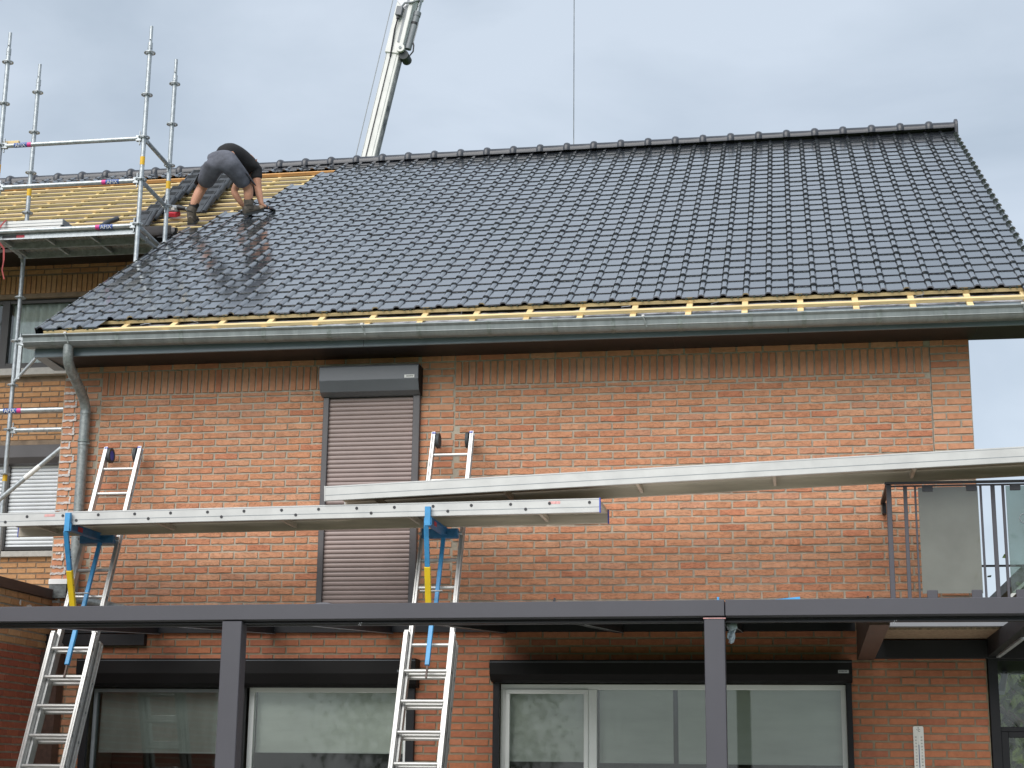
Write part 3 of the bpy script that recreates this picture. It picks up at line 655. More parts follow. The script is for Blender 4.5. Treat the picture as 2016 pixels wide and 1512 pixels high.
for k in range(-1, 30):
    s = S00 + GA * k
    if k == 29: s = S00 + GA * 28.6
    for c in range(NC):
        x_ = X0 + CW * c
        if k == -1 and not (c < 3 or c >= NC - 1): continue
        if s > 3.75 and k < 28 and x_ < X0 - 0.02 + (s - 3.80) * 0.272: continue
        vg = -1 if (c == 0 and s < 3.4) else (1 if c == NC - 1 else 0)
        main_tiles.append((tile_matrix(x_, s, rt), vg))
main_tiles.sort(key=lambda t: (t[0].translation - CAM).length)
for mtx, vg in main_tiles[:300]: inst('roof_tile', TM[vg], roof, mtx)
smooth_join('roof_tiles_beyond', main_tiles[300:], M['tile'], roof, T)
# ridge
def ridge_mb():
    mb = MB(); L_ = 0.352; n = 9; A = [R(-18 + 216 * i / (n - 1)) for i in range(n)]
    rings = [(0.0, 0.100), (0.012, 0.121), (0.034, 0.131), (0.058, 0.129), (0.080, 0.116), (0.088, 0.099), (L_, 0.095)]
    for (x_, r_) in rings: mb.v += [(x_, math.cos(a) * r_ * 0.92, math.sin(a) * r_ * 0.76) for a in A]
    for q in range(len(rings) - 1):
        for j in range(n - 1): mb.f.append((q * n + j, q * n + j + 1, (q + 1) * n + j + 1, (q + 1) * n + j)); mb.m.append(0)
    return mb
RM = ridge_mb().mesh('ridge_tile', M['ridge'], smooth=True, angle=60)
def ridge_pt(x): return Vector((x, yr, zr + 0.005 + 0.006 * (x + 6.5)))
RL = 0.345
x_ = 2.075 - RL
while x_ > -6.6:
    inst('ridge_tile', RM, roof, Matrix.Translation(ridge_pt(x_)) @ Matrix.Rotation(R(-0.35), 4, 'Y')); x_ -= RL
ec = MB(); ec.prism([(yr + math.cos(R(a)) * .115, ridge_pt(2.08).z + math.sin(R(a)) * .112) for a in range(-10, 200, 20)] + [(yr - .10, zr - .13), (yr + .10, zr - .13)], 2.075, 2.115); ec.build('ridge_end_cap', M['ridge'], roof, bevel=0.008)
MB().obox(ridge_pt(-2.2) - Z * 0.11, X, Y, Z, 4.25, 0.03, 0.07).build('ridge_board', M['black'], roof)
xl_end = x_ + RL

# ------------------------------------------------------------------ neighbouring house
YN = 3.4
nb = empty('neighbour_house', (-9.3, YN, 0), 'set back neighbouring house with bare roof battens and brown brick wall behind scaffolding', 'house')
NX0, NX1 = -12.5, -6.47
WN1 = (-12.0, -6.9, 6.09, 6.90); WN2 = (-12.0, -7.3, 3.98, 5.15)
w = MB()
for (x0, x1, z0, z1) in ((NX0, NX1, 6.90, 7.40), (NX0, WN1[0], 5.15, 6.90), (WN1[1], NX1, 5.15, 6.90), (WN1[0], WN1[1], 5.15, 6.09), (NX0, WN2[0], 3.98, 5.15), (WN2[1], NX1, 3.98, 5.15), (NX0, NX1, 0, 3.98)):
    w.box(x0, x1, YN, YN + .28, z0, z1)
w.box(NX0, NX0 + .28, YN + .28, 9.5, 0, 7.3)
nwall = w.build('wall', M['mortar_dark'], nb)
nbr = []; r2 = random.Random(4)
run(nbr, -12.5, NX1, 5.90, 3.1, False, PALN, 0.05, r2, [(WN2[0], WN2[1] + .02, 3.9, 5.17)], y=YN)
run(nbr, -12.5, NX1, 7.295, 7.17, False, PALN, 0.02, r2, y=YN)
run(nbr, -7.30, NX1, 7.17, 6.9, False, PALN, 0.02, r2, y=YN)
lay(nbr, nwall, 300, lambda b: -b[0].translation.x)
x_ = -12.4
while x_ < -7.32:
    mtx = Matrix.Translation((x_ + .026, YN + .004, 7.055)) @ Matrix.Rotation(R(90), 4, 'Y') @ Matrix.Diagonal((0.205, 0.016, 0.052, 1))
    inst('soldier_brick', r2.choice(ME_PLAIN), nwall, mtx, pick(PALN, r2)); x_ += 0.0625
nw = MB(); win_frame(nw, -12, -6.95, 6.09, 6.90, 0.05, YN + .05, YN + .11); nw.box(-8.95, -8.86, YN + .045, YN + .11, 6.1, 6.89); nwo = nw.build('window', M['dark_frame'], nb)
MB().box(-8.86, -7.0, YN + .078, YN + .082, 6.14, 6.85).build('pane', M['glass'], nwo); MB().box(-11.9, -8.95, YN + .078, YN + .082, 6.14, 6.85).build('pane', M['glass'], nwo)
cu = MB(); rc = random.Random(6); px_ = -8.84; nseg = 90
cols_ = [(-8.84 + 1.85 * i / nseg, YN + 0.125 + 0.022 * math.sin(i * 1.35 + 0.8 * math.sin(i * .37)) + rc.uniform(-.006, .006)) for i in range(nseg + 1)]
for (x_, y_) in cols_: cu.v += [(x_, y_, 6.12 + rc.uniform(0, .02)), (x_, y_, 6.86)]
for i in range(nseg): cu.f.append((2 * i, 2 * i + 1, 2 * i + 3, 2 * i + 2)); cu.m.append(0)
cu.build('net_curtain', M['curtain'], nwo, smooth=True, angle=80)
MB().box(-12.2, -6.75, YN - .09, YN + .05, 5.965, 6.045).build('window_sill', M['stone'], nb, bevel=0.004)
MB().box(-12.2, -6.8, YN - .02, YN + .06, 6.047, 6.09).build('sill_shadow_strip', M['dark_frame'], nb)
lw = shutter_box('white_roller_shutter', -12, -7.32, 5.15, 5.01, 4.93, nb, M['guide'], depth=0.10, back=0); lw.location.y = YN; lw.matrix_parent_inverse = lw.matrix_parent_inverse
MB().box(-8.72, -8.66, YN - .01, YN + .06, 3.98, 4.93).build('guide_rail', M['dark_frame'], nb)
ws_me = MB().prism([(YN + .03, 0.0015), (YN + .022, .008), (YN + .02, .02), (YN + .022, .034), (YN + .03, .040), (YN + .045, .040), (YN + .045, .0015)], -12, -7.32).mesh('slat', M['white_slat'], smooth=True, angle=60)
z_ = 4.95
while z_ > 4.02: z_ -= 0.043; inst('slat', ws_me, nb, Matrix.Translation((0, 0, z_)))
MB().box(-12, -7.3, YN + .05, YN + .08, 3.95, 5.1).build('shutter_back', M['black'], nb)
MB().box(-12, -7.3, YN - .0, YN + .05, 3.965, 4.02).build('bottom_bar', M['dark_frame'], nb)
MB().box(-12, -7.28, YN - .06, YN + .05, 3.90, 3.962).build('window_sill', M['stone'], nb, bevel=0.004)
# neighbour eaves
SN = 3.62
MB().box(-12.5, -6.58, 2.72, YN + .02, 7.282, 7.296).build('soffit', M['soffit'], nb)
MB().box(-12.5, -6.58, 2.695, 2.72, 7.275, 7.42).build('fascia', M['shutter_dark'], nb)
gn = MB(); gn.prism([(2.69, 7.42), (2.69, 7.33), (2.66, 7.31), (2.60, 7.31), (2.575, 7.335), (2.56, 7.40), (2.572, 7.405), (2.585, 7.345), (2.605, 7.322), (2.655, 7.322), (2.68, 7.34), (2.68, 7.42)], -12.5, -6.60); gn.build('gutter', M['guide'], nb, smooth=True)
nr = MB(); nr.add([rp(-12.5, SN, -0.062), rp(-6.56, SN, -0.062), rp(-6.56, SR, -0.062), rp(-12.5, SR, -0.062), rp(-12.5, SN, -0.09), rp(-6.56, SN, -0.09), rp(-6.56, SR, -0.09), rp(-12.5, SR, -0.09)],
       [(0, 1, 2, 3), (7, 6, 5, 4), (0, 4, 5, 1), (3, 7, 4, 0), (2, 6, 7, 3)])
nr.add([rp(-12.5, SR, 0), rp(-6.56, SR, 0), (-6.56, yb - 2, 6.7), (-12.5, yb - 2, 6.7)], [(0, 1, 2, 3)])
nroof = nr.build('roof', M['underlay'], nb)
for k in range(15, 29):
    s = 0.17 + 0.045 + GA * k - 0.06
    mm = 'batten_orange' if k == 28 else ('batten' if k % 3 == 0 else 'batten_green')
    xe = X0 + max(0.0, (s - 3.6)) * 0.272 + 0.25
    rbar(MB(), -12.5, xe, s, s + 0.040 + (0.012 if k == 28 else 0), -0.028 + (rt.random() - .5) * .004, 0.0 + (0.012 if k == 28 else 0) + (rt.random() - .5) * .004).build('batten', M[mm], nroof, bevel=0.002)
x_ = -12.3
while x_ < -5.8:
    s1 = 7.05; s0 = SN + .02
    if x_ > X0 - .02: s0 = 3.80 + (x_ - X0) / 0.272 - 0.25
    if s1 > s0 + .1: rbar(MB(), x_ - .02, x_ + .02, s0, s1, -0.0575, -0.033).build('counter_batten', M['batten'], nroof, bevel=0.002)
    x_ += 0.455
MB().add([rp(-6.75, 3.52, 0.02), rp(-6.60, 3.52, 0.02), rp(-6.60, 3.72, 0.05), rp(-6.75, 3.74, 0.03)], [(0, 1, 2, 3)]).build('flashing_scrap', M['black'], nroof)
for k in (28, 28.6):
    for c in range(1, 33): left_tiles.append((tile_matrix(X0 - CW * c, S00 + GA * k, rt), 0))
for mtx, vg in left_tiles: inst('roof_tile', TM[vg], nroof, mtx)
x_ = xl_end - RL
while x_ > -12.4: inst('ridge_tile', RM, nroof, Matrix.Translation(ridge_pt(x_)) @ Matrix.Rotation(R(-0.35), 4, 'Y')); x_ -= RL
MB().obox(ridge_pt(-9.5) - Z * 0.11, X, Y, Z, 3.0, 0.03, 0.07).build('ridge_board', M['black'], nroof)
# loose tiles laid out in two overlapping rows on the battens
def loose_mb():
    mb = MB(); mb.box(-0.10, 0.10, 0, 0.40, 0.0, 0.016)
    mb.prism([(0.055, 0.016), (0.066, 0.034), (0.082, 0.038), (0.096, 0.030), (0.10, 0.016)], 0.0, 0.40, 'y')
    for s in (0.32, 0.345, 0.37): mb.box(-0.09, 0.05, s, s + .008, 0.016, 0.024)
    mb.box(-0.09, -0.078, 0.01, 0.39, 0.016, 0.024); mb.box(0.03, 0.045, 0.01, 0.39, 0.016, 0.022)
    mb.box(-0.07, -0.03, 0.19, 0.20, 0.016, 0.022); mb.box(-0.01, 0.03, 0.19, 0.20, 0.016, 0.022)
    return mb
LMe = loose_mb().mesh('loose_roof_tile', M['tile_matt'], bevel=0.002); LMe.transform(Matrix.Diagonal((1.12, 1, 1, 1)))
for row, (xa, sa, xb, sb, n) in enumerate(((-7.17, 4.10, -7.40, 6.60, 8), (-6.74, 4.80, -6.98, 6.80, 7))):
    for i in range(n):
        t = i / (n - 1); lab = 'loose black roof tile in the row next to the scaffold pole' if row == 0 else "loose black roof tile in the row behind the worker's legs"
        o = inst('loose_roof_tile', LMe, None, roof_m(xa + (xb - xa) * t + rt.uniform(-.012, .012), sa + (sb - sa) * t, 0.008, R(15), R(rt.uniform(-4, 4))))
        tag(o, lab, 'roof tile', 'loose tiles by the scaffold pole' if row == 0 else "loose tiles behind the worker's legs")
o = inst('roll_tile', MB().tube([(0, i * .08, 0.045 + .01 * math.sin(i)) for i in range(5)], 0.030, 12).mesh('roll_tile', M['tile_matt'], smooth=True), None, roof_m(-7.62, 4.12, 0.0, R(4), R(-12)))
tag(o, 'rounded dark tile piece lying left of the lowest loose tiles', 'roof tile')

# single storey wing of the neighbour, left foreground
XW = -6.425
wing = empty('brick_extension', (XW - 2, -1, 0), 'low brick extension with dark brown roof trim at the left edge', 'extension')
wo = MB().box(XW - 5, XW, -4.2, 3.38, 0, 3.06).build('wall', M['mortar'], wing)
wb = []; r3 = random.Random(9)
zt = 3.055; k = 0
while zt > 1.25:
    y_ = -4.19 + (BL / 2 if k % 2 else 0)
    while y_ < -0.02:
        a, b = y_, min(y_ + BL - BJ, -0.012)
        if b - a > .03:
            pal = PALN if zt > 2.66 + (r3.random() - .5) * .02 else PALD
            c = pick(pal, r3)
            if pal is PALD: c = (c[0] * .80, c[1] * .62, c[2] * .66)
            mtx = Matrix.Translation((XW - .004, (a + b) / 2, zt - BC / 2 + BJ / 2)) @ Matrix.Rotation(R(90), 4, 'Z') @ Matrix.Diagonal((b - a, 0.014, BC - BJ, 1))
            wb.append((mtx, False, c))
        y_ += BL
    zt -= BC; k += 1
run(wb, -9.5, XW - .004, 3.055, 1.1, False, PALN, 0.05, r3, y=-4.2)
lay(wb, wo, 300, lambda b: -b[0].translation.y)
MB().box(XW - 5.05, XW + .035, -4.3, 0.0 - .015, 3.06, 3.145).build('roof_trim', M['brown_wood'], wing, bevel=0.004)
pw = MB(); rp3 = random.Random(12)
for (y_, z_, a, b) in ((-0.62, 2.975, .02, .022), (-0.45, 2.955, .06, .02), (-0.53, 2.905, .035, .03), (-0.60, 2.84, .04, .02), (-0.16, 2.95, .02, .03), (-0.10, 2.925, .02, .03)):
    n_ = 9; c0 = len(pw.v); pw.v.append((XW + .013, y_, z_))
    for i in range(n_):
        an = 2 * math.pi * i / n_; kk = 0.7 + rp3.random() * .6; pw.v.append((XW + .012, y_ + math.cos(an) * a * kk, z_ + math.sin(an) * b * kk))
    for i in range(n_): pw.f.append((c0, c0 + 1 + i, c0 + 1 + (i + 1) % n_)); pw.m.append(0)
tag(pw.build('paint_remains', M['paint_white'], wo), kind='stuff')
fl = MB().box(-6.43, -6.27, -0.07, -0.012, 3.07, 3.19).build('lead_flashing', M['slate'], house); MB().box(-6.435, -6.265, -0.075, -0.012, 3.19, 3.235).build('flashing_strip', M['white'], fl)

# ------------------------------------------------------------------ pergola
pg = empty('pergola', (-2.5, -2.6, 0), 'grey aluminium pergola with long front beam across the ground floor', 'pergola')
def bz(x): return 2.7185 + (x + 5.3) * 0.0034
be = MB()
for xa, xb in ((-6.40, -0.462), (-0.456, 3.2)):
    be = MB(); be.v += [(x, y, bz(x) + z) for x in (xa, xb) for (y, z) in ((-2.70, 0.004), (-2.70, -0.100), (-2.66, -0.100), (-2.66, -0.108), (-2.585, -0.108), (-2.585, -0.135), (-2.55, -0.135), (-2.55, 0.004))]
    be.f += [(i, (i + 1) % 8, 8 + (i + 1) % 8, 8 + i) for i in range(8)] + [tuple(range(7, -1, -1)), tuple(range(8, 16))]; be.m += [0] * 10
    bo_ = be.build('front_beam', M['pergola'], pg, bevel=0.003)
MB().box(-6.40, 3.2, -2.655, -2.59, 2.598, 2.606).build('drip_channel', M['pergola_dark'], pg)
for xa, xb in ((-3.885, -3.745), (-0.595, -0.462)):
    po = MB().box(xa, xb, -2.695, -2.575, 0.0, bz(xa) - 0.108).build('post', M['pergola'], pg, bevel=0.004)
MB().box(-0.60, -0.455, -2.699, -2.57, 2.6175, 2.6225).build('post_cap', M['red_faded'], pg)
le = MB().box(-6.3, 0.46, -0.06, -0.012, 2.765, 2.87).build('wall_ledger', M['pergola_dark'], pg)
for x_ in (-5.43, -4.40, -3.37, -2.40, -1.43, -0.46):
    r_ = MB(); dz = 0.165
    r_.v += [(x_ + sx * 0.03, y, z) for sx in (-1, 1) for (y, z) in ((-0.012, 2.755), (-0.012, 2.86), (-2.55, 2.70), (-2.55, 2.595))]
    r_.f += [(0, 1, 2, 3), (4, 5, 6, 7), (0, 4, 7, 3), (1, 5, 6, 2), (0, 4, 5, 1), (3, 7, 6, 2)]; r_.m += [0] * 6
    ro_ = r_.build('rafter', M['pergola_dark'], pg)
    MB().bar((x_ + .031, -0.02, 2.757), (x_ + .031, -2.54, 2.597), 0.004, 0.004).build('edge_strip', M['pale_metal'], ro_)  # pale bar stands in for the light reflection on the rafter's lower edge
for i, (xa, xb) in enumerate(((-2.37, -1.46), (-1.40, -0.49), (-0.43, 0.44))):
    p_ = MB(); p_.v += [(x, y, z) for x in (xa, xb) for (y, z) in ((-0.03, 2.862), (-0.03, 2.878), (-2.56, 2.718), (-2.56, 2.702))]
    p_.f += [(0, 1, 2, 3), (7, 6, 5, 4), (0, 4, 5, 1), (1, 5, 6, 2), (2, 6, 7, 3), (3, 7, 4, 0)]; p_.m += [0] * 6; pp_ = p_.build('roof_panel', M['panel'], pg)
    t_ = MB(); t_.add([(xa + .004, -0.05, 2.8815), (xb - .004, -0.05, 2.8815), (xb - .004, -2.55, 2.7225), (xa + .004, -2.55, 2.7225)], [(0, 1, 2, 3)]); t_.build('panel_bounce_skin', M['white'], pp_)  # unseen white sheet added to bounce light onto the wall above the beam
for x_ in (-5.9, -2.92, 0.62):
    bt = MB()
    for dx, dz in ((0, 0), (.012, .003), (.006, -.012), (-.006, -.01)): bt.cyl((x_ + dx, -2.6575, 2.60 + dz), (x_ + dx, -2.662, 2.60 + dz), .003, 8)
    bt.build('bolt', M['pale_metal'], pg)
MB().box(-6.42, -6.25, -0.16, -0.03, 0, 2.60).build('dark_side_post', M['brown_wood'], pg)
MB().box(-6.42, -5.52, -0.075, -0.012, 2.66, 2.755).build('ledger_end', M['pergola_dark'], pg)
# bits lying on the pergola
def small(name, mb, m_, label, cat, **k):
    o = mb.build(name, m_, None, **k); return tag(o, label, cat)
small('grey_pipe', MB().cyl((-6.02, -0.35, 3.03), (-5.28, -0.70, 2.86), .04, 14), M['zinc_pipe'], 'grey pipe lying sloped behind the pergola beam near the left ladder', 'pipe', smooth=True)
sp = MB(); sp.prism([(-1.9, 2.795), (-1.2, 2.835), (-1.2, 2.842), (-1.9, 2.802)], -4.98, -3.95); small('roof_sheet', sp, M['pergola'], 'low grey sheet lying on the pergola left of the shutter', 'sheet')
sp = MB(); sp.tube([(-3.62 + .05 * i, -1.6, 2.815 + .030 * math.sin(math.pi * i / 5)) for i in range(6)], 0.012, 8); small('curved_strip', sp, M['pergola'], 'small curved grey strip peeking over the beam below the shutter', 'strip', smooth=True)
small('blue_batten', MB().bar((-0.24, -1.5, 2.845), (0.03, -1.5, 2.872), .05, .02), M['blue'], 'slanted blue lath peeking over the pergola beam', 'lath')
small('blue_clip', MB().box(-0.56, -0.545, -1.6, -1.58, 2.81, 2.875).box(-.60, -.53, -1.62, -1.56, 2.80, 2.835), M['blue'], 'tiny blue clip on the pergola above the right post', 'clip')
for x_, lab in ((-1.68, 'tiny black clip on the beam at the middle of the pergola'), (0.49, 'tiny black clip on the beam beside the balcony post')):
    c_ = MB(); c_.box(x_ - .022, x_ + .022, -2.0, -1.97, 2.78, 2.80); c_.prism([(x_ - .018, 2.80), (x_ + .002, 2.80), (x_ + .004, 2.832), (x_ - .008, 2.836)], -2.0, -1.98, 'y'); small('black_clip', c_, M['black'], lab, 'clip')
ck = MB(); rk = random.Random(2); cols_n, rows_n = 5, 8
for j in range(rows_n + 1):
    for i in range(cols_n + 1):
        wd = 0.032 if j < 3 else 0.024; wd *= (1.0 if j < 7 else 0.7)
        ck.v.append((-0.428 + (i / cols_n - .5) * 2 * wd + (0.006 if j < 4 else 0) + rk.uniform(-.003, .003), -2.515 + 0.012 * math.sin(i * 1.9 + j) + rk.uniform(-.004, .004), 2.602 - j * 0.0155 - (0.010 * (1 - abs(i / cols_n - .5) * 2) if j == rows_n else 0)))
for j in range(rows_n):
    for i in range(cols_n): q = cols_n + 1; ck.f.append((j * q + i, j * q + i + 1, (j + 1) * q + i + 1, (j + 1) * q + i)); ck.m.append(0)
ck.add([(-.465, -2.52, 2.604), (-.39, -2.52, 2.604), (-.385, -2.53, 2.572), (-.43, -2.535, 2.548), (-.452, -2.53, 2.58)], [(0, 1, 2, 3, 4)])
co = ck.build('hanging_rag', M['cloth'], None, smooth=True, angle=70)
so = co.modifiers.new('thick', 'SOLIDIFY'); so.thickness = 0.003
tag(co, 'crumpled pale blue rag hanging under the beam beside the right post', 'rag')

# ------------------------------------------------------------------ balcony
bal = empty('balcony', (1.6, -0.5, 2.75), 'grey steel balcony with glass panels in its railing at the right', 'balcony')
BY = -0.904
MB().box(0.66, 3.2, -0.88, -0.02, 2.70, 2.78).build('floor_board', M['osb'], bal)
MB().box(0.66, 3.2, -0.96, -0.885, 2.716, 2.75).build('edge_profile', M['strip_metal'], bal, bevel=0.003)
MB().box(0.66, 3.2, -0.955, -0.885, 2.754, 2.86).build('edge_strip', M['pergola'], bal, bevel=0.003)
MB().box(0.58, 3.2, -0.075, -0.012, 2.545, 2.690).build('wall_beam', M['pergola_dark'], bal, bevel=0.004)
bb = MB(); bb.v += [(x, y, z) for x in (0.47, 0.60) for (y, z) in ((-0.014, 2.535), (-0.014, 2.87), (-2.50, 2.70), (-2.50, 2.59))]
bb.f += [(0, 1, 2, 3), (7, 6, 5, 4), (0, 4, 5, 1), (1, 5, 6, 2), (2, 6, 7, 3), (3, 7, 4, 0)]; bb.m += [0] * 6; bb.build('side_beam', M['brown_wood'], bal)
b3 = MB(); b3.v += [(x, y, z) for x in (1.47, 1.55) for (y, z) in ((-0.08, 2.56), (-0.08, 2.70), (-2.52, 2.70), (-2.52, 2.60))]
b3.f += [(0, 1, 2, 3), (7, 6, 5, 4), (0, 4, 5, 1), (1, 5, 6, 2), (2, 6, 7, 3), (3, 7, 4, 0)]; b3.m += [0] * 6; b3.build('side_beam', M['pergola_dark'], bal)
MB().bar((1.545, -0.10, 2.555), (1.545, -1.6, 2.575), .03, .015).build('light_strip', M['pale_metal'], bal)
MB().box(0.69, 3.2, BY - .02, BY + .02, 3.795, 3.812).build('top_rail', M['pergola'], bal, bevel=0.002)
MB().box(0.69, 3.2, BY - .015, BY + .015, 3.775, 3.785).build('under_rail', M['pergola'], bal)
MB().box(0.70, 0.735, BY, -0.014, 3.785, 3.812).build('side_rail', M['pergola_dark'], bal, bevel=0.002)
MB().box(0.71, 0.74, -0.10, -0.014, 3.70, 3.785).build('wall_bracket', M['pergola_dark'], bal)
MB().box(0.700, 0.737, BY - .018, BY + .045, 2.75, 3.79).build('post', M['pergola'], bal, bevel=0.003)
for x_, w_ in ((0.840, .014), (0.914, .007), (1.394, .008), (1.482, .015), (1.556, .010), (1.99, .008), (2.08, .015)):
    MB().box(x_ - w_, x_ + w_, BY - .012, BY + .012, 2.75, 3.775).build('baluster', M['pergola'], bal, bevel=0.002)
for (x0, x1, m_) in ((0.935, 1.372, 'glass_smoke'), (1.576, 1.975, 'glass_clear')):
    go = MB().box(x0, x1, BY - .004, BY + .004, 2.965, 3.768).build('glass_panel', M[m_], bal)
    for xc in (x0 + .07, x1 - .045):
        for z0, z1 in ((3.735, 3.778), (2.93, 2.99)): MB().box(xc - .038, xc + .038, BY - .013, BY + .013, z0, z1).build('glass_clamp', M['pergola'], go, bevel=0.003)
MB().box(1.50, 3.0, 1.19, 1.22, 3.422, 3.438).build('rear_rail', M['pergola_dark'], bal)
for x_ in (2.2, 2.9): MB().box(x_ - .015, x_ + .015, 1.19, 1.22, 2.78, 3.422).build('rear_post', M['pergola_dark'], bal)
MB().box(1.48, 3.2, -0.02, 1.3, 2.70, 2.78).build('floor_board', M['osb'], bal)
hk = MB().tube([(1.70 + .035 * math.cos(R(a)), BY - .010, 3.52 + .035 * math.sin(R(a))) for a in range(60, 300, 20)] + [(1.75, BY - .010, 3.49)], 0.004, 6)
tag(hk.build('wire_hook', M['crane_grey'], None, smooth=True), 'small curved wire hook on the right hand balcony glass', 'hook')
# veranda glazing right of the house corner
ve = empty('glazed_veranda', (2.2, 0, 0), 'dark framed veranda glazing reflecting trees right of the brick corner', 'veranda')
MB().box(1.472, 1.545, -0.03, 0.06, 0, 2.555).build('frame_post', M['pergola_dark'], ve, bevel=0.003)
MB().box(1.545, 3.4, -0.02, 0.05, 1.985, 2.022).build('transom', M['pergola_dark'], ve, bevel=0.003)
MB().box(1.545, 3.4, -0.02, 0.05, 2.53, 2.70).build('head_rail', M['pergola_dark'], ve)
MB().box(1.545, 1.60, -0.025, 0.045, 0.0, 1.985).build('door_stile', M['pergola_dark'], ve, bevel=0.003)
MB().box(1.60, 3.4, -0.025, 0.045, 1.94, 1.985).build('door_rail', M['pergola_dark'], ve, bevel=0.003)
MB().box(1.545, 3.4, 0.010, 0.014, 2.022, 2.53).build('pane', M['glass'], ve); MB().box(1.60, 3.4, 0.010, 0.014, 0.05, 1.94).build('pane', M['glass'], ve)
MB().box(1.5, 3.5, .07, 3.2, 2.62, 2.66).build('veranda_roof', M['panel'], ve)
MB().box(3.42, 3.5, .06, 3.2, 0, 2.62).build('veranda_side_wall', M['room'], ve)
MB().bar((1.60, 0.3, 2.30), (1.98, 3.1, 2.66), .05, .03).build('roof_support', M['pale_metal'], ve)

# thermometer
th = empty('wall_thermometer', (0.917, -0.02, 1.5), 'white wall thermometer with blue tube on the bricks beside the window', 'thermometer')
tb = MB(); pr_ = []
for cx, cz, a0 in ((0.945, 2.010, 0), (0.889, 2.010, 90), (0.889, 1.462, 180), (0.945, 1.462, 270)):
    for a in range(a0, a0 + 91, 30): pr_.append((cx + .012 * math.cos(R(a)), cz + .012 * math.sin(R(a))))
tb.prism(pr_, -0.026, -0.013, 'y'); tb.build('board', M['thermo'], th)
MB().cyl((0.917, -0.0262, 1.47), (0.917, -0.0262, 1.96), .0045, 8).build('glass_tube', M['white'], th)
MB().cyl((0.917, -0.029, 1.48), (0.917, -0.029, 1.88), .0032, 8).build('tube', M['tube_blue'], th)
MB().cyl((0.917, -0.0275, 2.009), (0.917, -0.02, 2.009), .004, 8).build('nail', M['ink'], th)
fm = lambda x, y, z: frame_mat((x, y, z), X, Z, -Y)
link(bpy.data.objects.new('lettering', text_mesh('°C', 0.028, M['ink'], fm(0.917, -0.0268, 1.988))), th)
nums = ['50', '40', '30', '20', '10', '0', '10', '20', '30', '40']
for i, t_ in enumerate(nums):
    for sx in (-1, 1):
        if t_ == '': continue
        link(bpy.data.objects.new('lettering', text_mesh(t_, 0.014, M['ink'], fm(0.917 + sx * .022, -0.0268, 1.938 - i * 0.024))), th)

# ------------------------------------------------------------------ ladders, brackets, planks
def ladder(xc, ztop, half, lean, label, blue_hub, base_half):
    L0 = empty('extension_ladder', (xc, -1.8, 0), label, 'ladder', 'extension ladders leaning on the house wall')
    ln = R(lean); d = Vector((0, math.sin(ln), math.cos(ln))); nrm = Vector((0, -math.cos(ln), math.sin(ln)))   # up the ladder, towards the climber
    top = Vector((xc, -0.13, ztop)); Lt = ztop / math.cos(ln)
    def sec(off, hw, s0, s1, rung0):
        se = empty('x', (xc, -1.8, 0)); bpy.data.objects.remove(se)
        o0 = top + nrm * off
        base = o0 - d * (Lt - 0.02)
        part = None
        for sx in (-1, 1):
            c = base + X * (sx * hw)
            r_ = MB()
            p0, p1 = c + d * s0, c + d * s1
            r_.obox((p0 + p1) / 2, X, nrm, d, .0125, .030, (s1 - s0) / 2)
            for q in (-1, 1): r_.obox((p0 + p1) / 2 + X * (sx * .012) + nrm * (q * .024), X, nrm, d, .010, .006, (s1 - s0) / 2 - .002)
            rl = r_.build('side_rail', M['alu'], L0, bevel=0.002)
            if s1 < Lt - .2:
                cp_ = MB().obox(p1 + d * .004, X, nrm, d, .016, .032, .008).build('end_cap', M['alu_white'], rl)
            s = rung0; hl = MB()
            while s < s1 - .1:
                hl.cyl(c + d * s + X * (sx * .0130), c + d * s + X * (sx * .0215), .009, 8); s += 0.25
            tag(hl.build('rung_end', M['crane_grey'], rl), kind='stuff')
        s = rung0
        while s < s1 - .1:
            p = base + d * s; MB().cyl(p - X * hw, p + X * hw, .0145, 10).build('rung', M['alu'], L0, smooth=True); s += 0.25
        return base
    Lm = 2.62 / math.cos(ln)
    ph = (Lt - 0.22) % 0.25
    b_ = sec(0.0, half, 1.0, Lt, ph + 0.25 * math.ceil((1.05 - ph) / .25))
    sec(-0.068, half + .020, 0.05, Lm + .0, ph + .25); sec(0.066, half + .022, 0.0, Lm + .03, ph + .25)
    for sx in (-1, 1):
        c = top + X * (sx * (half - .034)) - d * 0.045 + nrm * (-0.02)
        wh = MB().disc(c, X, .066, .044, .026, 22).build('wheel', M['rubber'], L0, smooth=True)
        MB().cyl(c - X * .011, c + X * .011, .045, 20).build('wheel_hub', M['wheel_blue'] if blue_hub else M['rubber'], wh, smooth=True)
        MB().cyl(c - X * .016, c + X * (sx * .036), .008, 8).build('axle', M['alu'], wh)
        MB().obox(top + X * (sx * half) + d * .004, X, nrm, d, .015, .033, .006).build('end_plug', M['wheel_blue'], wh)
    for sx in (-1, 1):
        f_ = top + nrm * .068 - d * (Lt - .03) + X * (sx * (half + .026)); MB().obox(f_, X, nrm, d, .02, .035, .03).build('rubber_foot', M['rubber'], L0)
    return top, d, nrm
LA = (-5.798, 4.36, 0.153, 21.5); LB = (-2.838, 4.425, 0.161, 20.5)
la = ladder(*LA, 'aluminium extension ladder with blue wheel hubs left of the closed shutter', True, .2)
lb_ = ladder(*LB, 'aluminium extension ladder with grey wheels right of the closed shutter', False, .2)
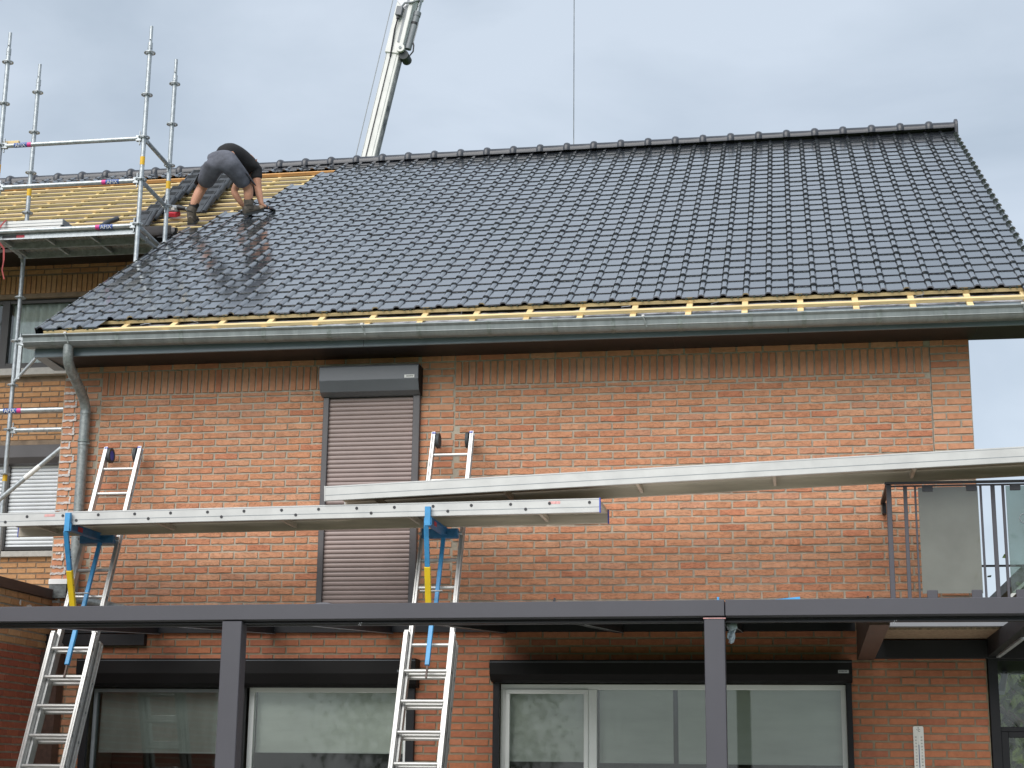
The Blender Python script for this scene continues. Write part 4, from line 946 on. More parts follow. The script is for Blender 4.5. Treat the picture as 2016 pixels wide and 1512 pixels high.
def jack(lad, xc, zarm, label):
    top, d, nrm = lad
    o = empty('ladder_bracket', (xc, -0.6, zarm - 1), label, 'ladder bracket', 'blue ladder brackets carrying the plank')
    def lp(z, off=0.11): 
        t = (top.z - z) / d.z; return top - d * t + nrm * off
    yl = lp(zarm).y
    MB().box(xc - .014, xc + .014, -1.19, yl + .02, zarm - .058, zarm - .002).box(xc - .026, xc + .026, -1.19, yl + .02, zarm - .006, zarm - .001).box(xc - .026, xc + .026, -1.19, yl + .02, zarm - .060, zarm - .055).build('arm', M['blue_dark'], o)
    MB().box(xc - .022, xc + .022, -1.205, -1.170, zarm - .075, zarm + .075).box(xc - .03, xc + .03, -1.19, -1.175, zarm - .07, zarm - .01).build('front_lip', M['blue'], o, bevel=0.002)
    MB().box(xc + .0145, xc + .016, -1.02, -0.93, zarm - .05, zarm - .012).build('arm_label', M['red'], o)
    MB().obox(lp(zarm - .07, .075), X, Y, Z, .150, .03, .040).build('crossbar', M['blue_dark'], o, bevel=0.004)
    MB().cyl(lp(zarm - .06, .06) - X * .18, lp(zarm - .06, .06) + X * .18, .014, 8).build('hook_rod', M['galva'], o)
    pb = lp(2.74, .085)
    p1 = Vector((xc - .012, -1.185, zarm - .07)); p0 = pb + X * -.012
    pm = p1.lerp(p0, 0.42)
    MB().bar(p1, pm, .038, .032).build('front_strut', M['blue'], o, bevel=0.003)
    MB().bar(pm, p0, .046, .040).build('strut_sleeve', M['yellow'], o, bevel=0.003)
    holes = MB()
    for t in (.12, .2, .28, .5, .58, .66): q = p1.lerp(p0, t); holes.cyl(q + X * .019, q + X * .0245, .006, 6)
    tag(holes.build('strut_holes', M['ink'], o), kind='stuff')
    MB().bar(lp(zarm - .08, .075) + X * .03, pb + X * .028, .032, .030).build('rear_strut', M['blue'], o, bevel=0.003)
    MB().bar(pb + X * .01 + d * .1, lp(2.40, .085) + X * .01, .036, .030).build('lower_strut', M['blue'], o, bevel=0.003)
    MB().bar(lp(2.41, .085) + X * .012, lp(2.30, .085) + X * .012, .014, .014).build('strut_tip', M['brown_wood'], o)
    MB().cyl(pb + X * -.09 + Z * .25, pb + X * .09 + Z * .25, .006, 6).build('locking_pin', M['galva'], o)
jack(la, -5.775, 3.556, 'blue and yellow bracket on the left ladder under the plank')
jack(lb_, -2.80, 3.560, 'blue and yellow bracket on the ladder beside the shutter')
def plank(name, p0, p1, width, hgt, label, dots, seed):
    """alloy walkway board: deck on two side beams; p0,p1 = front top edge"""
    p0, p1 = Vector(p0), Vector(p1); d = (p1 - p0); L_ = d.length; d.normalize(); u = d.cross(Y) * -1
    if u.z < 0: u = -u
    o = empty(name, p0, label, 'plank', 'aluminium walkway planks across the facade')
    mid = (p0 + p1) / 2
    for j, yo in enumerate((0.014, width - 0.014)):
        c = mid + Y * yo - u * hgt / 2
        be_ = MB().obox(c, d, Y, u, L_ / 2, .012, hgt / 2)
        sb = be_.build('side_beam', M['alu_white'] if j == 0 else M['alu_deck'], o, bevel=0.003)
        if j == 0:
            MB().obox(c - Y * .0125 - u * hgt * .13, d, Y, u, L_ / 2, .0006, .0022).build('groove', M['crane_grey'], sb)
            MB().obox(c - Y * .0125 + u * hgt * .40, d, Y, u, L_ / 2, .0006, .0012).build('groove', M['crane_grey'], sb)
            rn = random.Random(seed); s = 0.05; k = 0
            while dots and s < L_ - .02:
                q = p0 + d * s - u * (0.033 if k % 3 != 1 else 0.074)
                if k % 3 == 2: pass
                MB().cyl(q + Y * .003, q - Y * .0012, .0120, 12).build('rivet_hole', M['ink'], sb); s += (0.19, 0.30, 0.50)[k % 3] * 0.62 + .0; k += 1
        for sgn, en in ((-1, p0), (1, p1)): MB().obox(en + Y * yo - u * hgt / 2 + d * (sgn * .002), d, Y, u, .004, .0135, hgt / 2 + .0015).build('end_cap', M['wheel_blue'] if dots else M['alu_white'], sb)
    nrib = 6
    for i in range(nrib):
        ya = 0.03 + (width - 0.06) * i / nrib; yb_ = 0.03 + (width - .06) * (i + 1) / nrib - .012
        MB().obox(mid + Y * ((ya + yb_) / 2) - u * 0.018, d, Y, u, L_ / 2 - .003, (yb_ - ya) / 2, .016).build('deck_profile', M['alu_deck'], o, bevel=0.003)
    s = 0.35
    while s < L_:
        c = p0 + d * s + Y * (width / 2) - u * (hgt * .62); MB().obox(c, d, Y, u, .012, width / 2 - .03, .02).build('cross_brace', M['alu_deck'], o); s += 1.05
    for s_ in ((0.55, L_ - 0.35) if dots else ()):
        q = p0 + d * s_ - u * .028; MB().obox(q + Y * .0012, d, Y, u, .045, .0008, .010).build('maker_label', M['red_faded'], o)
    return o
plank('walkway_plank', (-6.50, -1.16, 3.642), (-1.462, -1.16, 3.687), 0.60, 0.110, 'long riveted aluminium plank resting level on both blue brackets', True, 1)
plank('walkway_plank', (-3.637, -1.19, 3.812), (3.3, -1.19, 4.075), 0.62, 0.118, 'tilted aluminium plank lying from the level plank up over the balcony railing', False, 2)

# ------------------------------------------------------------------ scaffold
YF, YB2 = 1.74, 2.47
XSR, XSL = -6.62, -8.24
sc = empty('scaffold', ((XSR + XSL) / 2, (YF + YB2) / 2, 0), 'galvanised ring scaffold with steel deck in front of the set back house', 'scaffold')
ROS = [9.055, 8.575, 8.095, 7.625, 7.13, 6.65, 6.16, 5.67, 5.18, 4.70, 4.20, 3.70]
def ros(mb, x, y, z):
    mb.disc((x, y, z), Z, .061, .046, .010, 18); mb.disc((x, y, z), Z, .032, .023, .022, 12)
    for a in range(4): 
        v = Vector((math.cos(a * math.pi / 2 + .4), math.sin(a * math.pi / 2 + .4), 0)); mb.bar(Vector((x, y, z)) + v * .03, Vector((x, y, z)) + v * .05, .012, .009)
for (x_, y_, zt_) in ((XSR, YF, 9.36), (XSL, YF, 9.40), (XSR, YB2, 9.31), (XSL, YB2, 9.36), (XSL - 1.6, YF, 9.40), (XSL - 1.6, YB2, 9.36)):
    z0 = 0.0 if x_ == XSL or y_ < 0 else 0.0
    st = MB(); st.cyl((x_, y_, 0), (x_, y_, zt_ - .2), .0242, 16)
    sto = st.build('standard', M['galva'], sc, smooth=True)
    MB().cyl((x_, y_, zt_ - .2), (x_, y_, zt_), .0185, 14).build('spigot', M['galva'], sto, smooth=True)
    MB().cyl((x_, y_, zt_ - .26), (x_, y_, zt_ - .19), .0265, 14).build('spigot_sleeve', M['galva'], sto, smooth=True)
    for hz in (zt_ - .16, zt_ - .235): MB().cyl((x_ + .004, y_ - .028, hz), (x_ + .004, y_ - .0165, hz), .005, 8).build('pin_hole', M['ink'], sto)
    dz = 0 if y_ == YF else -0.035
    for z in ROS: mb = MB(); ros(mb, x_, y_, z + dz); mb.build('rosette', M['galva'], sto)
    for zl in (ROS[2] - .265, ROS[8] - .55): MB().cyl((x_, y_, zl - .045), (x_, y_, zl + .045), .0252, 16).build('yellow_label', M['label_yellow'], sto, smooth=True)
def ledger(p0, p1, stick=None, flip=False, r=.0242):
    p0, p1 = Vector(p0), Vector(p1); d = (p1 - p0).normalized()
    le_ = MB().cyl(p0 + d * .07, p1 - d * .07, r, 14).build('ledger', M['galva'], sc, smooth=True)
    for e, sg in ((p0, 1), (p1, -1)):
        h_ = MB(); h_.obox(e + d * (sg * .055), d, d.cross(Z), Z, .03, .019, .032); h_.box(e.x + d.x * sg * .045 - .006, e.x + d.x * sg * .045 + .006, e.y + d.y * sg * .045 - .01, e.y + d.y * sg * .045 + .01, e.z - .075, e.z + .085); h_.build('ledger_head', M['galva'], le_, bevel=0.003)
    if stick is not None:
        c = p0.lerp(p1, stick); w_ = 0.085
        MB().cyl(c - d * w_, c + d * w_, r + .0012, 16, caps=False).build('sticker', M['sticker_blue'], le_, smooth=True)
        e0 = c - d * w_ if not flip else c + d * w_
        MB().cyl(e0 - d * .022, e0 + d * .022, r + .0016, 16, caps=False).build('sticker_end', M['pink'], le_, smooth=True)
        vd = (CAM - c); vd = (vd - d * vd.dot(d)).normalized(); up_ = vd.cross(d) * 1.0
        if up_.z < 0: up_ = -up_
        me = text_mesh('AFIX', 0.058, M['white'], frame_mat(c + vd * (r + .0035) + d * (.012 if not flip else -.012), d, up_, vd)); link(bpy.data.objects.new('lettering', me), le_)
    return le_
ledger((XSL, YF, ROS[2] - .01), (XSR, YF, ROS[2] - .01), 0.155, True)
ledger((XSL, YF, ROS[3] - .01), (XSR, YF, ROS[3] - .01), 0.80)
ledger((XSL, YF, ROS[4] - .01), (XSR, YF, ROS[4] - .01), 0.78)
for z in (ROS[2], ROS[3], ROS[4]): ledger((XSR, YF, z - .01), (XSR, YB2, z - .05), r=.0225)
ledger((XSL, YF, ROS[4] - .03), (XSL, YB2, ROS[4] - .05))
ledger((XSL, YF, ROS[8] - .0), (XSR, YF, ROS[8] - .0), 0.24, True)
ledger((XSL, YB2, ROS[8] - .045), (XSR, YB2, ROS[8] - .045))
ledger((XSL - 1.6, YF, ROS[2] - .01), (XSL, YF, ROS[2] - .01)); ledger((XSL - 1.6, YF, ROS[8] - .0), (XSL, YF, ROS[8]))
ledger((XSL, YB2, ROS[6] - .035), (XSR, YB2, ROS[6] - .035))
dbr = MB().cyl((XSL + .1, YF - .03, 4.05), (XSR - .25, YF - .03, 5.10), .0242, 14).build('diagonal_brace', M['galva'], sc, smooth=True)
c0, c1 = Vector((XSL + .1, YF - .03, 4.05)), Vector((XSR - .25, YF - .03, 5.10)); MB().cyl(c0.lerp(c1, .40), c0.lerp(c1, .52), .0252, 14, caps=False).build('sticker', M['white'], dbr, smooth=True)
MB().cyl((XSL, YB2, ROS[6] - .06), (XSL + .33, YB2 - .02, ROS[6] - .16), .0225, 12).build('console_arm', M['galva'], sc, smooth=True)
MB().cyl((XSL, YB2, ROS[6] - .50), (XSL + .30, YB2 - .02, ROS[6] - .18), .018, 12).build('console_strut', M['galva'], sc, smooth=True)
MB().box(XSL + .035, XSL + .075, YB2 - .02, YB2 + .01, ROS[6] - .46, ROS[6]).build('console_plate', M['galva'], sc)
# steel deck of two perforated boards
def board(name, ya, yb_, label_m=None):
    o = MB().box(XSL + .05, XSR - .05, ya + .004, yb_ - .004, 7.105, 7.11).build(name, M['galva_dark'], sc)
    ed = MB()
    for y0, y1 in ((ya, ya + .012), (yb_ - .012, yb_)): ed.box(XSL + .045, XSR - .045, y0, y1, 7.04, 7.112)
    ed.build('deck_edge', M['galva'], o)
    for x_ in (XSL + .06, XSL + .55, XSL + 1.05, XSR - .06): MB().box(x_ - .012, x_ + .012, ya + .012, yb_ - .012, 7.06, 7.10).build('deck_rib', M['galva'], o)
    ho = MB()
    x_ = XSL + .12; k = 0
    while x_ < XSR - .08:
        for j in range(4): ho.disc((x_, ya + .06 + j * .065 + (.03 if k % 2 else 0), 7.103), Z, .013, .007, .005, 8)
        x_ += .055; k += 1
    tag(ho.build('deck_perforations', M['galva'], o), kind='stuff'); return o
board('deck_board', YF + .03, YF + .35); board('deck_board', YF + .36, YF + .68)
MB().box(XSL + .10, XSL + .35, YF + .0285, YF + .0295, 7.055, 7.085).build('deck_label', M['ink'], sc); MB().box(XSL + .26, XSL + .35, YF + .0275, YF + .0285, 7.055, 7.085).build('deck_label_end', M['red'], sc)
# boards stacked on the deck and strap
for i, (z0, lab) in enumerate(((7.125, 'lower of two aluminium boards stacked on the scaffold deck'), (7.195, 'upper of two aluminium boards stacked on the scaffold deck'))):
    o = empty('stacked_board', (-8.4, YF + .2, z0), lab, 'board', 'boards stacked on the scaffold deck')
    xe = -7.50 - (0.0 if i else .02)
    for y0, y1 in ((YF + .08, YF + .105), (YF + .50, YF + .525)):
        s_ = MB().box(-9.6, xe, y0, y1, z0, z0 + .066).build('side_beam', M['alu_white'], o, bevel=0.003); MB().box(-9.59, xe - .001, y0 - .001, y0, z0 + .03, z0 + .036).build('groove', M['crane_grey'], s_)
    MB().box(-9.6, xe - .002, YF + .105, YF + .50, z0 + .04, z0 + .06).build('deck_profile', M['alu_deck'], o)
    MB().box(xe - .001, xe + .006, YF + .08, YF + .525, z0 + .002, z0 + .065).build('end_cap', M['crane_grey'], o)
sg = MB(); pts_ = [(-8.135, YF + .07, 7.275), (-8.15, YF + .03, 7.22), (-8.165, YF - .03, 7.13), (-8.16, YF - .035, 7.02), (-8.09, YF - .01, 6.93), (-8.085, YF + .0, 6.80), (-8.10, YF + .01, 6.70), (-8.07, YF + .015, 6.60)]
for i in range(len(pts_) - 1): sg.bar(pts_[i], pts_[i + 1], 0.020 if i < 5 else .014, .003, (0, 1, 0))
tag(sg.build('tie_strap', M['strap'], None), 'faded red strap tied round the boards on the scaffold', 'strap')
wd_ = MB().box(-8.42, -8.05, YF + .03, YF + .07, 8.115, 8.155).build('timber_offcut', M['batten'], None, bevel=0.003); tag(wd_, 'short timber offcut lying on the top scaffold rail at far left', 'timber')

# ------------------------------------------------------------------ power tool
dr = empty('cordless_tool', rp(-6.92, 4.55), "black cordless power tool with red base beside the worker's left foot", 'power tool')
pm_ = roof_m(-6.92, 4.55, 0.02, 0, R(-20))
def pl(v): return pm_ @ Vector(v)
tx, ty, tz = (pm_.to_3x3() @ X), (pm_.to_3x3() @ Y), (pm_.to_3x3() @ Z)
MB().obox(pl((0, 0, .04)), tx, ty, tz, .07, .045, .028).build('battery', M['red'], dr, bevel=0.006)
MB().obox(pl((.0, .02, .10)), tx, ty, tz, .075, .04, .034).build('motor_housing', M['crane_grey'], dr, bevel=0.012)
MB().cyl(pl((.06, .02, .115)), pl((.18, .02, .105)), .032, 14, .026).build('gear_head', M['black'], dr, smooth=True)
MB().cyl(pl((.18, .02, .105)), pl((.20, .02, .105)), .02, 12).build('chuck', M['galva'], dr, smooth=True)
MB().tube([pl((-.06, .02, .10)), pl((-.10, .0, .09)), pl((-.08, -.02, .05))], .018, 10).build('handle', M['black'], dr, smooth=True)
MB().obox(pl((.02, -.022, .11)), tx, ty, tz, .022, .002, .016).build('badge', M['white'], dr)

# ------------------------------------------------------------------ worker on the roof
def skin_mesh(name, pts, edges, radii, root, mat_, parent, sub=2):
    me = bpy.data.meshes.new(name); me.from_pydata([tuple(p) for p in pts], [tuple(e) for e in edges], [])
    o = bpy.data.objects.new(name, me); C.objects.link(o)
    o.modifiers.new('skin', 'SKIN'); ss = o.modifiers.new('sub', 'SUBSURF'); ss.levels = ss.render_levels = sub
    sv = me.skin_vertices[0].data
    for i, r_ in enumerate(radii):
        sv[i].radius = r_ if isinstance(r_, tuple) else (r_, r_); sv[i].use_root = (i == root)
    bpy.context.view_layer.update()
    dg = bpy.context.evaluated_depsgraph_get(); ev = bpy.data.meshes.new_from_object(o.evaluated_get(dg))
    bpy.data.objects.remove(o); bpy.data.meshes.remove(me)
    ev.materials.clear(); ev.materials.append(mat_); ev.name = name
    for p in ev.polygons: p.use_smooth = True
    return link(bpy.data.objects.new(name, ev), parent)
J = dict(pelvis=(-6.235, 2.96, 8.29), waist=(-6.18, 3.06, 8.415), chest=(-6.085, 3.30, 8.43), neckb=(-6.02, 3.47, 8.37), neck=(-6.03, 3.55, 8.31), head=(-6.05, 3.63, 8.24), crown=(-6.065, 3.67, 8.14),
         shR=(-5.955, 3.40, 8.315), elR=(-5.918, 3.40, 8.085), wrR=(-5.858, 3.37, 7.885), shL=(-6.16, 3.52, 8.33), elL=(-6.255, 3.52, 8.12), wrL=(-6.14, 3.50, 7.955),
         hipL=(-6.295, 2.94, 8.215), hipR=(-6.075, 2.94, 8.215), knL=(-6.50, 3.16, 8.05), anL=(-6.60, 3.12, 7.745), knR=(-5.955, 3.19, 8.02), anR=(-5.955, 3.215, 7.83))
J = {k: Vector(v) for k, v in J.items()}
wk = empty('person', (-6.25, 3.1, 7.65), 'person in black shirt and grey work shorts bending over to lay roof tiles', 'person')
pts = []; edges = []; rad = []; idx = {}
def jn(k, p, r_, par=None):
    idx[k] = len(pts); pts.append(Vector(p)); rad.append(r_)
    if par is not None: edges.append((idx[par], idx[k]))
jn('pelvis', J['pelvis'], .095); jn('waist', J['waist'], .078, 'pelvis'); jn('chest', J['chest'], .110, 'waist'); jn('neckb', J['neckb'], .075, 'chest'); jn('neck', J['neck'], .055, 'neckb')
jn('head', J['head'], .085, 'neck'); jn('crown', J['crown'], .07, 'head')
for sd in 'LR':
    jn('sh' + sd, J['sh' + sd], .062, 'chest'); jn('el' + sd, J['el' + sd], .043, 'sh' + sd); jn('fa' + sd, J['el' + sd].lerp(J['wr' + sd], .3), .043, 'el' + sd); jn('wr' + sd, J['wr' + sd], .028, 'fa' + sd)
    jn('hip' + sd, J['hip' + sd], .095, 'pelvis'); jn('kn' + sd, J['kn' + sd], .062, 'hip' + sd); jn('cf' + sd, J['kn' + sd].lerp(J['an' + sd], .38) - Y * .02, .060, 'kn' + sd); jn('an' + sd, J['an' + sd], .040, 'cf' + sd)
    fd = (S_ * .9 + X * (.45 if sd == 'R' else .05)).normalized()
    pal_dir = (S_ * .55 + X * .75 - N_ * .2).normalized() if sd == 'R' else (X * .8 + S_ * .3 - N_ * .35).normalized()
    jn('pm' + sd, J['wr' + sd] + pal_dir * .05 - N_ * .03, (.034, .02), 'wr' + sd)
    sid = pal_dir.cross(N_).normalized()
    for f in range(5):
        if f == 0: b0 = pts[idx['pm' + sd]] - pal_dir * .02 + sid * (-.034); dr_ = (pal_dir * .6 - sid * .8).normalized(); ln_ = .045
        else: b0 = pts[idx['pm' + sd]] + pal_dir * .045 + sid * ((f - 2.5) * .020); dr_ = (pal_dir - N_ * .15).normalized(); ln_ = (.06, .068, .064, .05)[f - 1]
        jn('f%d%s' % (f, sd), b0, .0095, 'pm' + sd); jn('g%d%s' % (f, sd), b0 + dr_ * ln_ * .55, .0088, 'f%d%s' % (f, sd)); jn('h%d%s' % (f, sd), b0 + (dr_ * ln_ - N_ * .014), .0075, 'g%d%s' % (f, sd))
body = skin_mesh('body', pts, edges, rad, 0, M['skin'], wk)
# gloves over the hands
for sd in 'LR':
    w0 = pts[idx['wr' + sd]]; pm0 = pts[idx['pm' + sd]]; gp = [w0.lerp(pm0, .35), pm0]; ge = [(0, 1)]; gr = [.032, (.037, .026)]
    for f in range(5):
        n0 = len(gp); gp += [pts[idx['f%d%s' % (f, sd)]], pts[idx['g%d%s' % (f, sd)]], pts[idx['h%d%s' % (f, sd)]]]; ge += [(1, n0), (n0, n0 + 1), (n0 + 1, n0 + 2)]; gr += [.0115, .0105, .0092]
    if sd == 'R': skin_mesh('work_glove', gp, ge, gr, 0, M['shorts_dark'], wk)
# head details
hd = J['head']; up_h = (J['crown'] - J['neck']).normalized(); fw = (S_ * .4 - N_ * .9).normalized(); fw = (fw - up_h * fw.dot(up_h)).normalized(); sdv = up_h.cross(fw)
hm = MB(); n1, n2 = 10, 14
for i in range(n1 + 1):
    for j in range(n2):
        a, b = math.pi * i / n1 * 0.62, 2 * math.pi * j / n2
        v = up_h * math.cos(a) * 1.12 + (fw * math.cos(b) * 1.0 + sdv * math.sin(b) * .86) * math.sin(a)
        hm.v.append(hd + up_h * .03 + v * (.098 + random.uniform(-.003, .003)) - fw * .012)
for i in range(n1):
    for j in range(n2): hm.f.append((i * n2 + j, i * n2 + (j + 1) % n2, (i + 1) * n2 + (j + 1) % n2, (i + 1) * n2 + j)); hm.m.append(0)
hm.build('hair', M['hair'], wk, smooth=True, angle=80)
fc = MB(); fc.prism([(-.012, 0), (.012, 0), (.004, .03), (-.004, .03)], 0, .02, 'y')
nose = MB().cyl(hd + fw * .082, hd + fw * .112 - up_h * .008, .015, 8, .010).build('nose', M['skin'], body, smooth=True)
for s in (-1, 1):
    MB().cyl(hd + sdv * (s * .082), hd + sdv * (s * .096) - fw * .01, .026, 10, .020).build('ear', M['skin'], body, smooth=True)
    MB().cyl(hd + fw * .078 + sdv * (s * .032) + up_h * .022, hd + fw * .088 + sdv * (s * .032) + up_h * .022, .011, 10).build('eye', M['white'], body, smooth=True)
    MB().cyl(hd + fw * .088 + sdv * (s * .032) + up_h * .022, hd + fw * .0895 + sdv * (s * .032) + up_h * .022, .005, 8).build('iris', M['ink'], body)
MB().obox(hd + fw * .083 - up_h * .042, sdv, fw, up_h, .022, .006, .006).build('mouth', M['red_faded'], body, bevel=.002)
# clothes
P_ = [J['pelvis'].lerp(J['waist'], .1), J['waist'] + Z * .005, J['waist'].lerp(J['chest'], .5) + Z * .01, J['chest'], J['neckb'], J['shL'], J['shL'].lerp(J['elL'], .3), J['shL'].lerp(J['elL'], .52), J['shR'], J['shR'].lerp(J['elR'], .3), J['shR'].lerp(J['elR'], .52)]
skin_mesh('shirt', P_, [(0, 1), (1, 2), (2, 3), (3, 4), (3, 5), (5, 6), (6, 7), (3, 8), (8, 9), (9, 10)], [.120, .136, .138, .146, .088, .082, .068, .064, .082, .068, .064], 3, M['shirt'], wk)
def ease(a, b, t): return a.lerp(b, t)
P_ = [J['pelvis'].lerp(J['waist'], .62), J['pelvis'] - Y * .02, J['hipL'] - Y * .015, ease(J['hipL'], J['knL'], .5), ease(J['hipL'], J['knL'], .86) - Z * .02, J['hipR'] - Y * .015, ease(J['hipR'], J['knR'], .5), ease(J['hipR'], J['knR'], .86) - Z * .02]
skin_mesh('work_shorts', P_, [(0, 1), (1, 2), (2, 3), (3, 4), (1, 5), (5, 6), (6, 7)], [.136, .146, .122, .110, .104, .122, .110, .104], 1, M['shorts'], wk)
bd = (J['waist'] - J['pelvis']).normalized(); bc = J['pelvis'].lerp(J['waist'], .66)

for sd, sx in (('L', -1), ('R', 1)):
    h_ = ease(J['hip' + sd], J['kn' + sd], .62); MB().obox(h_ + X * (sx * .098), X, (J['kn' + sd] - J['hip' + sd]).normalized(), Y, .010, .075, .055).build('cargo_pocket', M['shorts_dark'], wk, bevel=.008)
    an = J['an' + sd]; kn = J['kn' + sd]; dn = (an - kn).normalized()
    MB().tube([an.lerp(kn, .36), an.lerp(kn, .15), an + dn * .01], [.056, .050, .050], 14).build('sock', M['shirt'], wk, smooth=True)
    toe = (S_ * .80 + X * (.60 if sd == 'R' else -.10)).normalized()
    base = an + dn * .02; h0 = 0.0 if sd == 'L' else 0.052
    # project the sole onto the roof
    hh = (an - P0).dot(N_); sole = an - N_ * (hh - h0)
    sdv2 = toe.cross(N_).normalized()
    bt = MB(); secs = [(-.075, .034, .075), (-.05, .042, .085), (0.0, .046, .095), (.06, .046, .075), (.11, .050, .058), (.155, .044, .046), (.18, .028, .030)]; m_ = 10
    for (t, wdt, ht) in secs:
        for i in range(m_):
            a = 2 * math.pi * i / m_; cz = max(-.25, math.sin(a)); bt.v.append(sole + toe * t + sdv2 * math.cos(a) * wdt + N_ * (.022 + (cz + .25) / 1.25 * ht))
    for r_ in range(len(secs) - 1):
        for i in range(m_): bt.f.append((r_ * m_ + i, r_ * m_ + (i + 1) % m_, (r_ + 1) * m_ + (i + 1) % m_, (r_ + 1) * m_ + i)); bt.m.append(0)
    bt.f += [tuple(range(m_)), tuple(range((len(secs) - 1) * m_, len(secs) * m_))]; bt.m += [0, 0]
    bo2 = bt.build('boot', M['boot'], wk, smooth=True, angle=60)
    MB().tube([sole + N_ * .06 - toe * .005, an - dn * .02, an - dn * .055], [.052, .054, .058], 14).build('boot_shaft', M['boot'], bo2, smooth=True)
    so_ = MB(); out = [(t, w_) for (t, w_, _) in secs]; ring = [(t, w_ + .005) for t, w_ in out] + [(t, -w_ - .005) for t, w_ in reversed(out)]
    so_.v += [sole + toe * t + sdv2 * w_ + N_ * z for z in (0.001, .024) for t, w_ in ring]; q = len(ring)
    so_.f += [(i, (i + 1) % q, q + (i + 1) % q, q + i) for i in range(q)] + [tuple(range(q)), tuple(range(q, 2 * q))]; so_.m += [0] * (q + 2); so_.build('boot_sole', M['rubber'], bo2)
    if sd == 'R': MB().obox(sole + toe * .14 + N_ * .045, toe, sdv2, N_, .045, .045, .024).build('boot_toe_cap', M['boot_toe'], bo2, bevel=.02)

# ------------------------------------------------------------------ crane behind the house
cn = empty('mobile_crane', (-9.0, 12, 0), 'white telescopic crane boom with hydraulic cylinder rising behind the ridge', 'crane')
A0 = Vector((-9.05, 12.0, 1.6)); A1 = Vector((-6.545, 12.0, 13.72)); da = (A1 - A0).normalized(); na = Y.cross(da) * -1; na = Vector((da.z, 0, -da.x))
def ab(t, n_=0.0, y_=0.0): return A0.lerp(A1, t) + na * n_ + Y * y_
MB().obox(ab(.5, -.045), da, na, Y, (A1 - A0).length / 2, .105, .15).build('boom_section', M['crane_white'], cn, bevel=.02)
MB().obox(ab(.5, .02, -.02), da, na, Y, (A1 - A0).length / 2, .07, .12).build('boom_section', M['crane_white'], cn, bevel=.01)
MB().cyl(ab(0, .085, -.06), ab(1, .085, -.06), .052, 14).build('hydraulic_pipe', M['crane_dark'], cn, smooth=True)
MB().bar(ab(0, -.055, -.157), ab(1.005, -.055, -.157), .016, .01, (0, 1, 0)).build('cable_run', M['ink'], cn)
MB().bar(ab(0, -.135, -.15), ab(1, -.135, -.15), .006, .006, (0, 1, 0)).build('edge_line', M['crane_grey'], cn)
B1 = A1 + da * 2.6
def hb(t, n_=0.0, y_=0.0): return A1 + da * t + na * n_ + Y * y_
MB().obox(hb(.62, -.04), da, na, Y, .66, .135, .17).build('boom_head', M['crane_white'], cn, bevel=.02)
MB().obox(hb(1.5, .02), da, na, Y, .40, .17, .17).build('knuckle_section', M['crane_white'], cn, bevel=.02)
MB().obox(hb(1.02, -.01, -.175), (da + na).normalized(), (na - da).normalized(), Y, .17, .17, .006).build('wear_plate', M['pale_metal'], cn)
MB().obox(hb(.60, .045, -.175), da, na, Y, .42, .035, .008).build('shadow_gap', M['crane_grey'], cn)
MB().obox(hb(.72, -.065, -.22), da, na, Y, .085, .055, .045).build('control_box', M['shutter_box'], cn, bevel=.008)
MB().cyl(hb(.62, -.065, -.22), hb(.58, -.065, -.22), .028, 12).build('cable_gland', M['ink'], cn)
MB().tube([hb(.58, -.065, -.22), hb(.4, -.08, -.2), hb(.1, -.06, -.19), hb(-.1, -.055, -.165)], .014, 8).build('cable', M['ink'], cn, smooth=True)
MB().tube([hb(.80, -.05, -.22), hb(.88, .0, -.24), hb(.90, .12, -.25), hb(.97, .22, -.22), hb(1.15, .27, -.2)], .018, 8).build('hose', M['crane_grey'], cn, smooth=True)
MB().obox(hb(.72, .105, -.20), da, na, Y, .66, .038, .025).build('link_arm', M['crane_white'], cn, bevel=.01)
MB().cyl(hb(.06, .105, -.23), hb(.06, .105, -.17), .072, 20).build('link_eye', M['crane_white'], cn, smooth=True); MB().cyl(hb(.06, .105, -.24), hb(.06, .105, -.23), .028, 6).build('link_pin', M['crane_grey'], cn)
MB().cyl(hb(.10, .20, -.10), hb(.72, .215, -.10), .062, 16).build('cylinder_barrel', M['crane_grey'], cn, smooth=True)
MB().cyl(hb(.56, .212, -.10), hb(.60, .212, -.10), .068, 16).build('cylinder_collar', M['ink'], cn, smooth=True)
MB().cyl(hb(.72, .215, -.10), hb(.80, .217, -.10), .068, 16).build('cylinder_head', M['crane_grey'], cn, smooth=True)
MB().cyl(hb(.80, .217, -.10), hb(1.5, .225, -.10), .036, 14).build('cylinder_rod', M['galva'], cn, smooth=True)
MB().cyl(hb(-.03, .17, -.16), hb(-.03, .17, .10), .085, 18).build('pivot_boss', M['rubber'], cn, smooth=True)
MB().tube([hb(.02, .20, -.12), hb(-.03, .27, -.13), hb(.06, .315, -.13), hb(.17, .30, -.13), hb(.22, .275, -.12)], .014, 8).build('hose', M['ink'], cn, smooth=True)
MB().tube([hb(.2, .275, -.12), hb(.55, .285, -.12), hb(.60, .27, -.12)], .008, 6).build('pressure_pipe', M['pale_metal'], cn, smooth=True)
MB().bar((-7.20, 11.95, 11.88) , (-6.625, 11.95, 14.78), .012, .012).build('guide_cable', M['crane_grey'], cn)
MB().bar((-7.86, 11.95, 8.55), (-7.20, 11.95, 11.88), .012, .012).build('guide_cable', M['crane_grey'], cn); MB().bar((-6.625, 11.95, 14.78), (-6.44, 11.95, 15.4), .012, .012).build('guide_cable', M['crane_grey'], cn)
K0 = hb(1.75); K1 = Vector((-3.2, 12, 15.35))
MB().bar(K0, K1, .26, .28).build('jib', M['crane_white'], cn, bevel=.015)
MB().cyl((-3.449, 11.99, 7.4), (-3.449, 11.99, 15.3), .0075, 6).build('hoist_rope', M['crane_dark'], cn)
